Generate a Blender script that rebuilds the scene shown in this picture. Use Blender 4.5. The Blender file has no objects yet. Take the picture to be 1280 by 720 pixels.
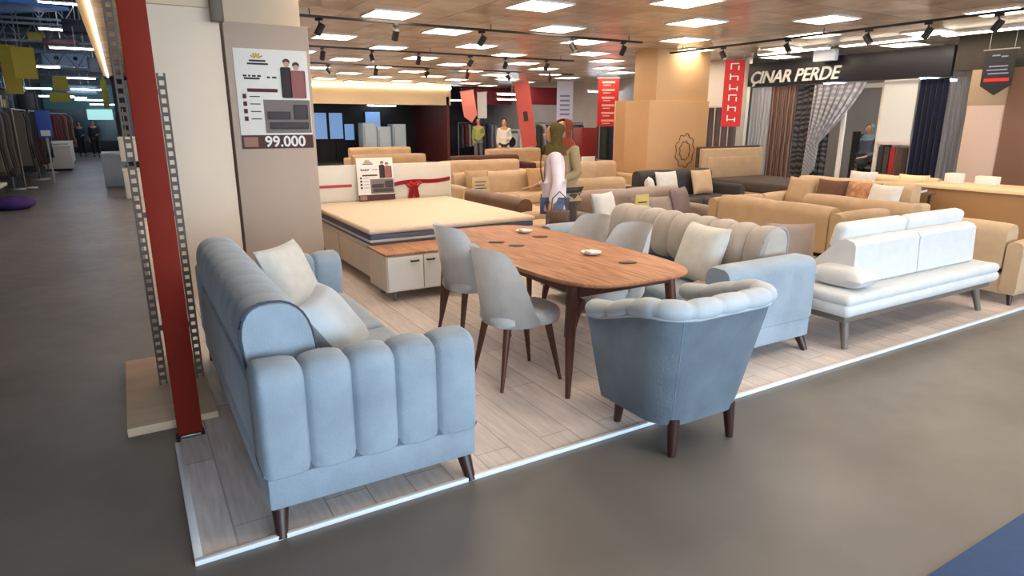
import bpy, bmesh, math, random
from mathutils import Vector, Matrix
random.seed(7)
PI = math.pi
S = bpy.context.scene
COL = S.collection
R = math.radians

# ------------------------------------------------------------------ materials
def lin(c):
    o = []
    for v in c:
        v /= 255.0
        o.append(v / 12.92 if v <= 0.04045 else ((v + 0.055) / 1.055) ** 2.4)
    return o

MATS = {}
def mat(name, c, rough=0.6, noise=0.0, scale=8.0, metal=0.0, sheen=0.0, bump=0.0, bscale=60.0, stretch=(1, 1, 1), spec=0.5, alpha=1.0, c2=None):
    if name in MATS: return MATS[name]
    m = bpy.data.materials.new(name); m.use_nodes = True
    nt = m.node_tree; b = nt.nodes['Principled BSDF']
    l = lin(c)
    b.inputs['Base Color'].default_value = (*l, 1)
    b.inputs['Roughness'].default_value = rough
    b.inputs['Metallic'].default_value = metal
    b.inputs['Specular IOR Level'].default_value = spec
    if sheen:
        b.inputs['Sheen Weight'].default_value = sheen
        b.inputs['Sheen Roughness'].default_value = 0.4
    if alpha < 1: b.inputs['Alpha'].default_value = alpha
    if noise or bump:
        tc = nt.nodes.new('ShaderNodeTexCoord'); mp = nt.nodes.new('ShaderNodeMapping')
        mp.inputs['Scale'].default_value = stretch
        nt.links.new(tc.outputs['Object'], mp.inputs['Vector'])
    if noise:
        n = nt.nodes.new('ShaderNodeTexNoise'); n.inputs['Scale'].default_value = scale; n.inputs['Detail'].default_value = 4
        nt.links.new(mp.outputs['Vector'], n.inputs['Vector'])
        r = nt.nodes.new('ShaderNodeValToRGB')
        hi = lin(c2) if c2 else [min(1, v * (1 + noise)) for v in l]
        lo = l if c2 else [v * (1 - noise) for v in l]
        r.color_ramp.elements[0].color = (*lo, 1); r.color_ramp.elements[0].position = .3
        r.color_ramp.elements[1].color = (*hi, 1); r.color_ramp.elements[1].position = .7
        nt.links.new(n.outputs['Fac'], r.inputs['Fac']); nt.links.new(r.outputs['Color'], b.inputs['Base Color'])
    if bump:
        n2 = nt.nodes.new('ShaderNodeTexNoise'); n2.inputs['Scale'].default_value = bscale; n2.inputs['Detail'].default_value = 3
        nt.links.new(mp.outputs['Vector'], n2.inputs['Vector'])
        bp = nt.nodes.new('ShaderNodeBump'); bp.inputs['Strength'].default_value = bump; bp.inputs['Distance'].default_value = 0.02
        nt.links.new(n2.outputs['Fac'], bp.inputs['Height']); nt.links.new(bp.outputs['Normal'], b.inputs['Normal'])
    MATS[name] = m
    return m

def emat(name, c, strength):
    if name in MATS: return MATS[name]
    m = bpy.data.materials.new(name); m.use_nodes = True
    nt = m.node_tree; b = nt.nodes['Principled BSDF']
    l = lin(c)
    b.inputs['Base Color'].default_value = (*l, 1)
    b.inputs['Emission Color'].default_value = (*l, 1)
    b.inputs['Emission Strength'].default_value = strength
    MATS[name] = m
    return m

def brick_mat(name, c1, c2, cm, bw, bh, mortar, rough, offset=0.5, noise=0.15, nstretch=(1, 1, 1), nscale=12, spec=0.5, rot=0):
    m = bpy.data.materials.new(name); m.use_nodes = True
    nt = m.node_tree; b = nt.nodes['Principled BSDF']; b.inputs['Roughness'].default_value = rough
    b.inputs['Specular IOR Level'].default_value = spec
    tc = nt.nodes.new('ShaderNodeTexCoord')
    mp0 = nt.nodes.new('ShaderNodeMapping'); mp0.inputs['Rotation'].default_value = (0, 0, rot)
    nt.links.new(tc.outputs['Object'], mp0.inputs['Vector'])
    br = nt.nodes.new('ShaderNodeTexBrick'); br.offset = offset
    br.inputs['Color1'].default_value = (*lin(c1), 1); br.inputs['Color2'].default_value = (*lin(c2), 1); br.inputs['Mortar'].default_value = (*lin(cm), 1)
    br.inputs['Scale'].default_value = 1; br.inputs['Brick Width'].default_value = bw; br.inputs['Row Height'].default_value = bh
    br.inputs['Mortar Size'].default_value = mortar; br.inputs['Bias'].default_value = 0
    nt.links.new(mp0.outputs['Vector'], br.inputs['Vector'])
    mp = nt.nodes.new('ShaderNodeMapping'); mp.inputs['Scale'].default_value = nstretch
    nt.links.new(mp0.outputs['Vector'], mp.inputs['Vector'])
    n = nt.nodes.new('ShaderNodeTexNoise'); n.inputs['Scale'].default_value = nscale; n.inputs['Detail'].default_value = 5
    nt.links.new(mp.outputs['Vector'], n.inputs['Vector'])
    mr = nt.nodes.new('ShaderNodeMapRange'); mr.inputs['From Min'].default_value = .3; mr.inputs['From Max'].default_value = .7
    mr.inputs['To Min'].default_value = 1 - noise; mr.inputs['To Max'].default_value = 1 + noise
    nt.links.new(n.outputs['Fac'], mr.inputs['Value'])
    mx = nt.nodes.new('ShaderNodeVectorMath'); mx.operation = 'SCALE'
    nt.links.new(br.outputs['Color'], mx.inputs[0]); nt.links.new(mr.outputs['Result'], mx.inputs['Scale'])
    nt.links.new(mx.outputs['Vector'], b.inputs['Base Color'])
    MATS[name] = m
    return m

def stripe_mat(name, c1, c2, scale, axis='X', distort=0.0, rough=0.8):
    m = bpy.data.materials.new(name); m.use_nodes = True
    nt = m.node_tree; b = nt.nodes['Principled BSDF']; b.inputs['Roughness'].default_value = rough
    tc = nt.nodes.new('ShaderNodeTexCoord')
    w = nt.nodes.new('ShaderNodeTexWave'); w.bands_direction = axis; w.inputs['Scale'].default_value = scale
    w.inputs['Distortion'].default_value = distort; w.inputs['Detail'].default_value = 1.0; w.inputs['Detail Scale'].default_value = .6
    nt.links.new(tc.outputs['Object'], w.inputs['Vector'])
    r = nt.nodes.new('ShaderNodeValToRGB')
    r.color_ramp.elements[0].color = (*lin(c1), 1); r.color_ramp.elements[0].position = .4
    r.color_ramp.elements[1].color = (*lin(c2), 1); r.color_ramp.elements[1].position = .6
    nt.links.new(w.outputs['Fac'], r.inputs['Fac']); nt.links.new(r.outputs['Color'], b.inputs['Base Color'])
    MATS[name] = m
    return m

# ------------------------------------------------------------------ mesh builder
class MB:
    def __init__(s): s.bm = bmesh.new()
    def box(s, x0, x1, y0, y1, z0, z1, bev=0.0, seg=2, M=None):
        g = bmesh.ops.create_cube(s.bm, size=1)
        vs = g['verts']
        T = Matrix.Translation(((x0 + x1) / 2, (y0 + y1) / 2, (z0 + z1) / 2)) @ Matrix.Diagonal((abs(x1 - x0), abs(y1 - y0), abs(z1 - z0), 1))
        bmesh.ops.transform(s.bm, matrix=T, verts=vs)
        if bev > 0:
            es = list({e for v in vs for e in v.link_edges})
            r = bmesh.ops.bevel(s.bm, geom=es, offset=bev, segments=seg, profile=.5, affect='EDGES')
            vs = list({v for f in r['faces'] for v in f.verts} | {v for v in vs if v.is_valid})
        if M is not None:
            bmesh.ops.transform(s.bm, matrix=M, verts=[v for v in vs if v.is_valid])
        return s
    def ring_loft(s, rings, cap=True, close=True):
        R_ = [[s.bm.verts.new(p) for p in r] for r in rings]
        n = len(R_[0])
        for a, b in zip(R_[:-1], R_[1:]):
            for i in range(n if close else n - 1):
                j = (i + 1) % n
                s.bm.faces.new((a[i], a[j], b[j], b[i]))
        if cap:
            s.bm.faces.new(list(reversed(R_[0]))); s.bm.faces.new(R_[-1])
        return s
    def tube(s, pts, r, seg=10, cap=True):
        pts = [Vector(p) for p in pts]; n = len(pts)
        rs = r if isinstance(r, (list, tuple)) else [r] * n
        rings = []
        for i, p in enumerate(pts):
            d = (pts[min(i + 1, n - 1)] - pts[max(i - 1, 0)]).normalized()
            ref = Vector((0, 0, 1)) if abs(d.z) < .95 else Vector((1, 0, 0))
            u = d.cross(ref).normalized(); v = d.cross(u).normalized()
            rings.append([p + (u * math.cos(2 * PI * k / seg) + v * math.sin(2 * PI * k / seg)) * rs[i] for k in range(seg)])
        return s.ring_loft(rings, cap)
    def lathe(s, prof, c=(0, 0, 0), seg=16):
        rings = [[(c[0] + r * math.cos(2 * PI * k / seg), c[1] + r * math.sin(2 * PI * k / seg), c[2] + z) for k in range(seg)] for r, z in prof]
        return s.ring_loft(rings)
    def poly(s, pts, ext):
        vs = [s.bm.verts.new(p) for p in pts]; f = s.bm.faces.new(vs)
        r = bmesh.ops.extrude_face_region(s.bm, geom=[f])
        nv = [v for v in r['geom'] if isinstance(v, bmesh.types.BMVert)]
        bmesh.ops.translate(s.bm, vec=Vector(ext), verts=nv)
        return s
    def grid(s, fn, nu, nv, thick=0.0):
        V = [[s.bm.verts.new(fn(i / nu, j / nv)) for j in range(nv + 1)] for i in range(nu + 1)]
        fs = []
        for i in range(nu):
            for j in range(nv):
                fs.append(s.bm.faces.new((V[i][j], V[i + 1][j], V[i + 1][j + 1], V[i][j + 1])))
        if thick:
            bmesh.ops.solidify(s.bm, geom=fs, thickness=thick)
        return s
    def ball(s, c, r, sub=2, M=None):
        g = bmesh.ops.create_icosphere(s.bm, subdivisions=sub, radius=1)
        T = Matrix.Translation(c) @ Matrix.Diagonal((*(r if isinstance(r, (tuple, list)) else (r, r, r)), 1))
        if M is not None: T = M @ T
        bmesh.ops.transform(s.bm, matrix=T, verts=g['verts'])
        return s
    def build(s, name, m, parent=None, loc=None, rz=None, ang=40, recalc=True):
        if recalc: bmesh.ops.recalc_face_normals(s.bm, faces=s.bm.faces)
        me = bpy.data.meshes.new(name); s.bm.to_mesh(me); s.bm.free()
        me.materials.append(m)
        for p in me.polygons: p.use_smooth = True
        try: me.set_sharp_from_angle(angle=R(ang))
        except Exception: pass
        o = bpy.data.objects.new(name, me); COL.objects.link(o)
        if parent: o.parent = parent
        if loc is not None: o.location = loc
        if rz is not None: o.rotation_euler = (0, 0, rz)
        return o

def channel(mb, prof, L, n, depth, fmap, per=10, sharp=.55, endr=None):
    """closed profile [(a,b)] swept along 0..L with n puffed channels"""
    N = len(prof)
    P_ = [Vector((a, b)) for a, b in prof]
    nor = []
    area = sum(P_[i].x * P_[(i + 1) % N].y - P_[(i + 1) % N].x * P_[i].y for i in range(N))
    for i in range(N):
        t = (P_[(i + 1) % N] - P_[i - 1]).normalized()
        q = Vector((t.y, -t.x))
        nor.append(q if area > 0 else -q)
    rings = []
    K = n * per
    for k in range(K + 1):
        s = k / K
        ph = abs(math.sin(PI * n * s)) ** sharp
        if endr:
            e = min(s, 1 - s) * L
            if e < L / n / 2: ph = max(ph, 1 - endr / depth * (1 - min(1, e / endr)) ** 2) if e < endr else 1
        off = -depth * (1 - ph)
        rings.append([fmap(s * L, (P_[i] + nor[i] * off).x, (P_[i] + nor[i] * off).y) for i in range(N)])
    mb.ring_loft(rings)
    return mb

def rolled(w, z0, z1, r=None, seg=8, rb=0.02):
    """profile: straight sides, rounded top. a in [0,w]"""
    r = r or w / 2
    pts = [(rb, z0), (w - rb, z0), (w, z0 + rb)]
    for k in range(1, 5): pts.append((w, z0 + rb + (z1 - r - z0 - rb) * k / 5))
    for k in range(seg + 1):
        t = PI / 2 * k / seg
        pts.append((w - r + r * math.cos(t), z1 - r + r * math.sin(t)))
    for k in range(0 if r < w / 2 - 1e-6 else 1, seg + 1):
        t = PI / 2 + PI / 2 * k / seg
        pts.append((r + r * math.cos(t), z1 - r + r * math.sin(t)))
    for k in range(4, -1, -1): pts.append((0, z0 + rb + (z1 - r - z0 - rb) * k / 5))
    return pts

def tag(o, label, cat, group=None, kind=None):
    o['label'] = label; o['category'] = cat
    if group: o['group'] = group
    if kind: o['kind'] = kind
    return o
def thing(name, label, cat, loc=(0, 0, 0), rz=0, group=None):
    o = bpy.data.objects.new(name, None); COL.objects.link(o); o.empty_display_size = .1
    o.location = loc; o.rotation_euler = (0, 0, rz)
    return tag(o, label, cat, group)
def struct(o):
    o['kind'] = 'structure'; return o
def dup(root, loc, rz=None, label=None, group=None):
    c = root.copy(); COL.objects.link(c); c.location = loc
    if rz is not None: c.rotation_euler = (0, 0, rz)
    if label: c['label'] = label
    if group: c['group'] = group
    for ch in list(root.children):
        d = ch.copy(); COL.objects.link(d); d.parent = c
        for g in list(ch.children):
            e = g.copy(); COL.objects.link(e); e.parent = d
    return c

# ------------------------------------------------------------------ palette
BLUE = mat('blue grey velvet', (146, 157, 167), .75, .14, 5, sheen=.35, bump=.15, bscale=90)
BLUE2 = mat('pale blue velvet', (182, 187, 190), .8, .08, 5, sheen=.3, bump=.1, bscale=90)
GREYV = mat('grey velvet', (150, 150, 152), .8, .10, 6, sheen=.3, bump=.1, bscale=90)
CHAIRF = mat('light grey chair fabric', (206, 204, 202), .8, .06, 10, sheen=.2, bump=.1, bscale=120)
TAUPE = mat('taupe tufted velvet', (172, 160, 148), .8, .1, 6, sheen=.3, bump=.1, bscale=90)
WHITEF = mat('off white fabric', (208, 206, 203), .85, .04, 12, sheen=.15, bump=.12, bscale=120)
CREAMC = mat('cream cushion fabric', (205, 200, 192), .85, .06, 14, sheen=.15, bump=.15, bscale=140)
BEIGE = mat('beige sofa fabric', (190, 160, 126), .85, .07, 8, sheen=.15, bump=.1, bscale=120)
BEIGE2 = mat('sand sofa fabric', (174, 144, 110), .85, .07, 8, sheen=.15, bump=.1, bscale=120)
TAN = mat('tan sofa fabric', (172, 134, 94), .85, .07, 8, bump=.1, bscale=120)
MAUVE = mat('mauve grey fabric', (150, 130, 118), .85, .08, 8, sheen=.2, bump=.1, bscale=120)
BROWNF = mat('brown leather', (104, 72, 48), .5, .12, 10)
CHARC = mat('charcoal fabric', (58, 54, 54), .85, .1, 10)
WALNUT = mat('walnut leg wood', (84, 42, 22), .4, .25, 6, stretch=(6, 6, .6))
DARKLEG = mat('dark brown leg wood', (58, 30, 22), .4, .2, 6, stretch=(6, 6, .6))
GREYLEG = mat('taupe painted wood', (118, 104, 92), .5, .08, 8)
TABLEW = mat('walnut table veneer', (150, 88, 52), .55, .0, 3, spec=.3)
BLACK = mat('matt black', (22, 21, 22), .6)
DARK = mat('dark charcoal paint', (38, 37, 40), .6)
STEEL = mat('brushed steel', (150, 146, 140), .35, metal=.8)
WHITE = mat('white lacquer', (226, 222, 214), .45)
CREAM = mat('cream lacquer', (216, 204, 186), .5, .03, 4)
PAPER = mat('white paper', (228, 222, 212), .8)
REDC = mat('red cloth', (170, 26, 24), .75)
# veneer with long grain for the table
def veneer():
    m = MATS['walnut table veneer']; nt = m.node_tree; b = nt.nodes['Principled BSDF']
    tc = nt.nodes.new('ShaderNodeTexCoord'); mp = nt.nodes.new('ShaderNodeMapping'); mp.inputs['Scale'].default_value = (14, 1.2, 1)
    n = nt.nodes.new('ShaderNodeTexNoise'); n.inputs['Scale'].default_value = 3; n.inputs['Detail'].default_value = 6
    r = nt.nodes.new('ShaderNodeValToRGB')
    r.color_ramp.elements[0].position = .3; r.color_ramp.elements[0].color = (*lin((152, 98, 66)), 1)
    r.color_ramp.elements[1].position = .72; r.color_ramp.elements[1].color = (*lin((200, 144, 106)), 1)
    nt.links.new(tc.outputs['Object'], mp.inputs['Vector']); nt.links.new(mp.outputs['Vector'], n.inputs['Vector'])
    nt.links.new(n.outputs['Fac'], r.inputs['Fac']); nt.links.new(r.outputs['Color'], b.inputs['Base Color'])
veneer()

# ------------------------------------------------------------------ setting
CEIL = 3.0
PZ = 0.015
floor_m = mat('polished concrete floor', (92, 84, 76), .34, 0, 1.0, spec=.5)
def floor_nodes():
    nt = floor_m.node_tree; b = nt.nodes['Principled BSDF']
    tc = nt.nodes.new('ShaderNodeTexCoord')
    n = nt.nodes.new('ShaderNodeTexNoise'); n.inputs['Scale'].default_value = .9; n.inputs['Detail'].default_value = 6
    r = nt.nodes.new('ShaderNodeValToRGB')
    r.color_ramp.elements[0].position = .3; r.color_ramp.elements[0].color = (*lin((98, 91, 84)), 1)
    r.color_ramp.elements[1].position = .7; r.color_ramp.elements[1].color = (*lin((120, 113, 106)), 1)
    nt.links.new(tc.outputs['Object'], n.inputs['Vector']); nt.links.new(n.outputs['Fac'], r.inputs['Fac']); nt.links.new(r.outputs['Color'], b.inputs['Base Color'])
    n2 = nt.nodes.new('ShaderNodeTexNoise'); n2.inputs['Scale'].default_value = 6; n2.inputs['Detail'].default_value = 5
    mr = nt.nodes.new('ShaderNodeMapRange'); mr.inputs['To Min'].default_value = .3; mr.inputs['To Max'].default_value = .5
    nt.links.new(tc.outputs['Object'], n2.inputs['Vector']); nt.links.new(n2.outputs['Fac'], mr.inputs['Value']); nt.links.new(mr.outputs['Result'], b.inputs['Roughness'])
floor_nodes()
struct(MB().box(-14, 16, -6, 44, -.1, 0).build('floor', floor_m))
plank = brick_mat('pale wood vinyl planks', (232, 216, 206), (214, 198, 188), (184, 168, 158), 1.3, .19, .004, .5, noise=.13, nstretch=(1.5, 14, 1), nscale=3, rot=PI / 2)
struct(MB().box(.06, 11.5, 2.45, 23.5, 0.0, PZ).build('floor_platform', plank))
edge = mat('white edge profile', (240, 240, 240), .3, spec=.7)
struct(MB().box(.03, 11.5, 2.425, 2.45, 0, PZ + .006, .003).build('trim_1', edge))
struct(MB().box(.03, .06, 2.45, 3.52, 0, PZ + .006, .003).build('trim_2', edge))
tag(MB().box(1.2, 11, .42, .97, 0, .006, .002).build('floor_runner', mat('blue floor runner', (56, 84, 128), .8, .05, 20)), 'blue runner strip lying on the dark floor in the bottom right corner', 'runner')

ceil_m = brick_mat('tan metal ceiling tiles', (188, 174, 156), (166, 150, 130), (112, 98, 84), .655, .655, .006, .26, offset=0.0, noise=.2, nstretch=(1, 1, 1), nscale=2.2, spec=.6)
struct(MB().box(-.12, 14.6, -1.2, 24, CEIL, CEIL + .12).build('ceiling', ceil_m))
struct(MB().box(-.26, -.12, 1.0, 23.9, CEIL - .02, CEIL + .5).build('ceiling_fascia', mat('cream fascia', (232, 206, 170), .6)))
# edge light of the ceiling along the aisle
tag(MB().box(-.16, -.12, 6.0, 23.8, CEIL - .055, CEIL - .022, .004).build('light_strip', emat('warm strip glow', (255, 236, 204), 7)), 'long warm light strip along the ceiling edge above the left aisle', 'light strip')
mall_dark = mat('dark mall roof', (44, 46, 52), .7, .2, 1.5)
struct(MB().box(-14, -.27, -6, 44, 6.4, 6.6).build('ceiling_mall', mall_dark))
struct(MB().box(-14, -13.8, 2, 44, 0, 6.4).build('wall_left', mat('grey mall wall', (96, 98, 104), .7, .2, 1)))
struct(MB().box(-13.8, 1.3, 43.6, 44, 0, 6.4).build('wall_aisle_end', mat('teal grey wall', (110, 128, 134), .7, .2, 1)))
struct(MB().box(14.6, 14.8, -6, 28, 0, 6.4).build('wall_right', mat('pale shop wall', (176, 172, 168), .7, .05, 2)))
struct(MB().box(-.1, 14.6, 27.8, 28, 0, 3.4).build('wall_back', mat('dark shop wall', (52, 50, 54), .7, .3, 1.2)))
struct(MB().box(-.12, 14.6, 24, 28, CEIL + .1, CEIL + .2).build('ceiling_back', mall_dark))

# ------------------------------------------------------------------ cushions
def cushion(name, w, h, t, m, loc, rot, label, group=None, cat='cushion'):
    mb = MB(); n = 14
    def f(side):
        def g(u, v):
            x = (u * 2 - 1); y = (v * 2 - 1)
            pin = 1 - .07 * (1 - x * x) * (y * y) - 0.0
            pin2 = 1 - .07 * (1 - y * y) * (x * x)
            puff = max(0, (1 - x ** 4)) ** .6 * max(0, (1 - y ** 4)) ** .6
            return Vector((x * w / 2 * pin2, side * t / 2 * puff, h / 2 + y * h / 2 * pin))
        return g
    mb.grid(f(1), n, n); mb.grid(f(-1), n, n)
    bmesh.ops.remove_doubles(mb.bm, verts=mb.bm.verts, dist=.0008)
    o = mb.build(name, m)
    o.location = loc; o.rotation_euler = rot
    return tag(o, label, cat, group)

# ------------------------------------------------------------------ sofas
def leg_mb(x, y, ztop, dx=0, dy=0, r0=.028, r1=.016, z0=0):
    return MB().tube([(x, y, ztop), (x + dx * .5, y + dy * .5, (ztop + z0) / 2), (x + dx, y + dy, z0)], [r0, (r0 + r1) / 2, r1], 10)

def sofa(name, label, loc, rz, W, D, m, seat_h=.42, back_h=.82, arm_h=.62, arm_w=.16, back_t=.24, nch=0, nseat=2, legm=None, leg_h=.1, group=None, armround=None, arm_m=None, cat='sofa', backround=None, seat_m=None, back_m=None):
    legm = legm or DARKLEG
    t = thing(name, label, cat, loc, rz, group)
    hw, hd = W / 2, D / 2
    MB().box(-hw + .02, hw - .02, -hd + .03, hd - .02, leg_h, seat_h - .14, .02).build('base', m, t)
    iw = W - 2 * arm_w
    for k in range(nseat):
        a = -iw / 2 + iw * k / nseat
        MB().box(a + .006, a + iw / nseat - .006, -hd, hd - back_t + .02, seat_h - .14, seat_h + .02, .05, 4).build('seat_cushion', seat_m or m, t)
    br = backround or back_t * .45
    mb = MB()
    prof = rolled(back_t, seat_h - .1, back_h, br)
    if nch:
        channel(mb, prof, iw, nch, .03, lambda s, a, b: (-iw / 2 + s, hd - back_t + a, b), 8)
    else:
        channel(mb, prof, iw, nseat, .012, lambda s, a, b: (-iw / 2 + s, hd - back_t + a, b), 12)
    mb.build('backrest', back_m or m, t)
    if arm_w > 0.02:
        for s in (-1, 1):
            mb = MB(); x0 = s * hw if s < 0 else hw - arm_w
            channel(mb, rolled(arm_w, leg_h + .02, arm_h, armround or arm_w * .4), D - .02, 1, .015, lambda q, a, b: (x0 + a, -hd + .01 + q, b), 14)
            mb.build('arm', arm_m or m, t)
    for sx in (-1, 1):
        for sy in (-1, 1):
            leg_mb(sx * (hw - .08), sy * (hd - .08), leg_h + .01, sx * .02, sy * .02).build('leg', legm, t)
    return t

PIPE = mat('slate piping', (66, 74, 88), .7)
# --- front blue sofa (faces +x)
def blue_sofa(label, x0, x1, y0, y1, face, m, arm_ch, arm_depth, back_h, arm_h, nback, legs_off=(0, 0), backm=None):
    t = thing('velvet_sofa', label, 'sofa', (0, 0, 0))
    AT = .23; BT = .30
    bx0, bx1 = (x0, x0 + BT) if face > 0 else (x1 - BT, x1)
    # base rail
    MB().box(x0 + .01, x1 - .01, y0 + .01, y1 - .01, .125, .27, .012).build('base', m, t)
    # seat
    sx0, sx1 = (bx1 - .04, x1 + .0) if face > 0 else (x0, bx0 + .04)
    L = y1 - y0 - 2 * AT
    for k in range(2):
        a = y0 + AT + L * k / 2
        MB().box(sx0, sx1, a + .005, a + L / 2 - .005, .27, .45, .05, 4).build('seat_cushion', m, t)
    # arms with channels along x
    for (ya) in (y0, y1 - AT):
        mb = MB()
        channel(mb, rolled(AT, .262, arm_h, .085, rb=.008), x1 - x0, arm_ch, arm_depth, lambda s, a, b: (x0 + s, ya + a, b), 16, .36, .026)
        mb.build('arm', m, t)
    # back : plain lower panel and tufted roll
    if face > 0: MB().box(x0 + .005, x0 + .10, y0 + .24, y1 - .24, .27, .6, .015).build('back_panel', m, t)
    else: MB().box(x1 - .10, x1 - .005, y0 + .24, y1 - .24, .27, .6, .015).build('back_panel', m, t)
    pr = []
    for k in range(28):
        q = 2 * PI * k / 28
        c, s_ = math.cos(q), math.sin(q)
        a = BT / 2 + BT / 2 * (abs(c) ** .8) * (1 if c > 0 else -1)
        zc = (back_h + .50) / 2; zh = (back_h - .50) / 2
        b = zc + zh * (abs(s_) ** .75) * (1 if s_ > 0 else -1)
        # lean backwards with height
        lean = (b - zc) * .12 * (-1 if face > 0 else 1)
        pr.append((a + lean, b))
    mb = MB()
    YB0, YB1 = y0 + .10, y1 - .10
    if abs(arm_h) < .01: YB0, YB1 = y0, y1
    channel(mb, pr, YB1 - YB0 - .3, nback, .009 if face > 0 else .035, lambda s, a, b: (bx0 + a, YB0 + .15 + s, b), 10)
    mb.build('backrest', backm or m, t)
    # piping ring at the near end of the back
    pts = [(bx0 + a, YB0 + .165, b) for a, b in pr]; pts.append(pts[0])
    MB().tube(pts, .005, 6, False).build('piping', PIPE if face > 0 else m, t)
    for (lx, dx) in ((x0 + .055, -.012), (x1 - .055, .012)):
        for (ly, dy, z0) in ((y0 + .06, -.06 + legs_off[0], 0 if y0 < 2.45 else PZ), (y1 - .06, .03, PZ)):
            leg_mb(lx, ly, .13, dx, dy, .036, .022, z0).build('leg', DARKLEG, t)
    return t
blue_sofa('blue grey velvet sofa with five channel arms at the aisle corner, red post behind', .31, 1.26, 2.435, 4.78, 1, BLUE, 5, .034, .93, .73, 9)
blue_sofa('blue grey velvet sofa with taupe channel tufted back behind the walnut table', 3.28, 4.18, 2.74, 5.03, -1, BLUE, 1, .012, .90, .72, 9, backm=TAUPE)
cushion('cushion', .48, .45, .16, CREAMC, (.90, 4.22, .458), (R(-24), 0, R(48)), 'pale square cushion leaning on the far end of the front blue sofa')
cushion('cushion', .50, .42, .17, BLUE2, (.90, 2.98, .50), (R(-36), 0, R(66)), 'pale blue cushion lying tilted behind the near arm of the front blue sofa')
cushion('cushion', .48, .46, .16, CREAMC, (3.62, 3.42, .458), (R(-20), 0, R(-98)), 'large pale grey cushion leaning on the tufted back of the second blue sofa')
MB_t = MB().box(-.2, .2, -.13, .13, 0, .05, .02, 3).build('folded_throw', MAUVE); MB_t.location = (3.52, 3.15, .452); MB_t.rotation_euler = (0, 0, R(25))
tag(MB_t, 'dark taupe folded throw lying on the seat of the second blue sofa', 'throw')

# ------------------------------------------------------------------ armchair (faces +y)
def armchair():
    cx, cy = 2.41, 2.33
    t = thing('tub_armchair', 'blue grey tub armchair with channelled rim, its back to the aisle', 'armchair', (cx, cy, 0))
    def plan(q, z):
        # q 0..1 from left front round the back to right front
        k = (z - .17) / .6
        hw = .295 + .105 * k ** .9; bk = -.23 - .115 * k; fr = .26 + .05 * k
        # polyline with rounded back corners
        rc = .16 + .04 * k
        segs = []
        l1 = fr - (bk + rc); l2 = PI / 2 * rc; l3 = 2 * (hw - rc)
        tot = 2 * l1 + 2 * l2 + l3
        d = q * tot
        if d < l1: return (-hw, fr - d)
        d -= l1
        if d < l2:
            a = d / rc; return (-hw + rc - rc * math.cos(a), bk + rc - rc * math.sin(a))
        d -= l2
        if d < l3: return (-hw + rc + d, bk)
        d -= l3
        if d < l2:
            a = d / rc; return (hw - rc + rc * math.sin(a), bk + rc - rc * math.cos(a))
        d -= l2
        return (hw, bk + rc + d)
    def rimz(q):
        x, y = plan(q, .7)
        k = min(1, max(0, (.28 - y) / .5))
        return .685 + .115 * (k * k * (3 - 2 * k))
    def outer(u, v):
        z0 = .17; z1 = rimz(u) - .02
        z = z0 + (z1 - z0) * v
        x, y = plan(u, z)
        return Vector((x, y, z))
    MB().grid(outer, 56, 12, .085).build('shell', BLUE, t, ang=75)
    # channelled rim
    n = 11; K = n * 10
    mb = MB(); rings = []
    for i in range(K + 1):
        u = i / K
        ph = abs(math.sin(PI * n * u)) ** .5
        x, y = plan(u, rimz(u)); x2, y2 = plan(min(1, u + .01), rimz(u)); x1, y1 = plan(max(0, u - .01), rimz(u))
        d = Vector((x2 - x1, y2 - y1, 0)).normalized(); nn = Vector((d.y, -d.x, 0))
        c = Vector((x, y, rimz(u))) - nn * .03 if False else Vector((x, y, rimz(u)))
        inw = Vector((-x, -.02 - y, 0)).normalized() if False else None
        nin = Vector((-d.y, d.x, 0))
        if nin.dot(Vector((-x, .05 - y, 0))) < 0: nin = -nin
        c = c + nin * .045
        ra, rb = .068 * (.8 + .2 * ph), .052 * (.78 + .22 * ph)
        rings.append([c + nin * ra * math.cos(2 * PI * k / 14) + Vector((0, 0, rb * math.sin(2 * PI * k / 14))) for k in range(14)])
    mb.ring_loft(rings); mb.build('rolled_rim', BLUE2, t, ang=80)
    pts = []
    for i in range(81):
        u = i / 80; x, y = plan(u, rimz(u) - .03)
        pts.append((x * 1.008, y * 1.008, rimz(u) - .035))
    MB().tube(pts, .008, 6).build('piping', BLUE2, t)
    for q_ in (.345, .655):
        pts = []
        for i in range(13):
            z = .175 + (rimz(q_) - .05 - .175) * i / 12; x, y = plan(q_, z); pts.append((x * 1.001, y * 1.001, z))
        MB().tube(pts, .0018, 6).build('corner_ridge', BLUE, t)  # thin ridge shaped to mark the shading break at the back corners
    # bottom and seat
    ring = [plan(i / 48, .175) for i in range(49)]
    MB().poly([(x * .98, y * .98, .17) for x, y in ring], (0, 0, .10)).build('base', BLUE, t)
    MB().box(-.24, .24, -.2, .33, .27, .43, .06, 4).build('seat_cushion', BLUE2, t)
    MB().box(-.25, .25, -.235, -.16, .4, .72, .035, 3).build('inner_back', BLUE2, t)
    for sx in (-1, 1):
        for sy in (-1, 1):
            leg_mb(sx * .20, -.0 + sy * .2, .2, sx * .012, sy * .015, .034, .02, PZ if sy > 0 else 0).build('leg', DARKLEG, t)
armchair()

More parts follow.
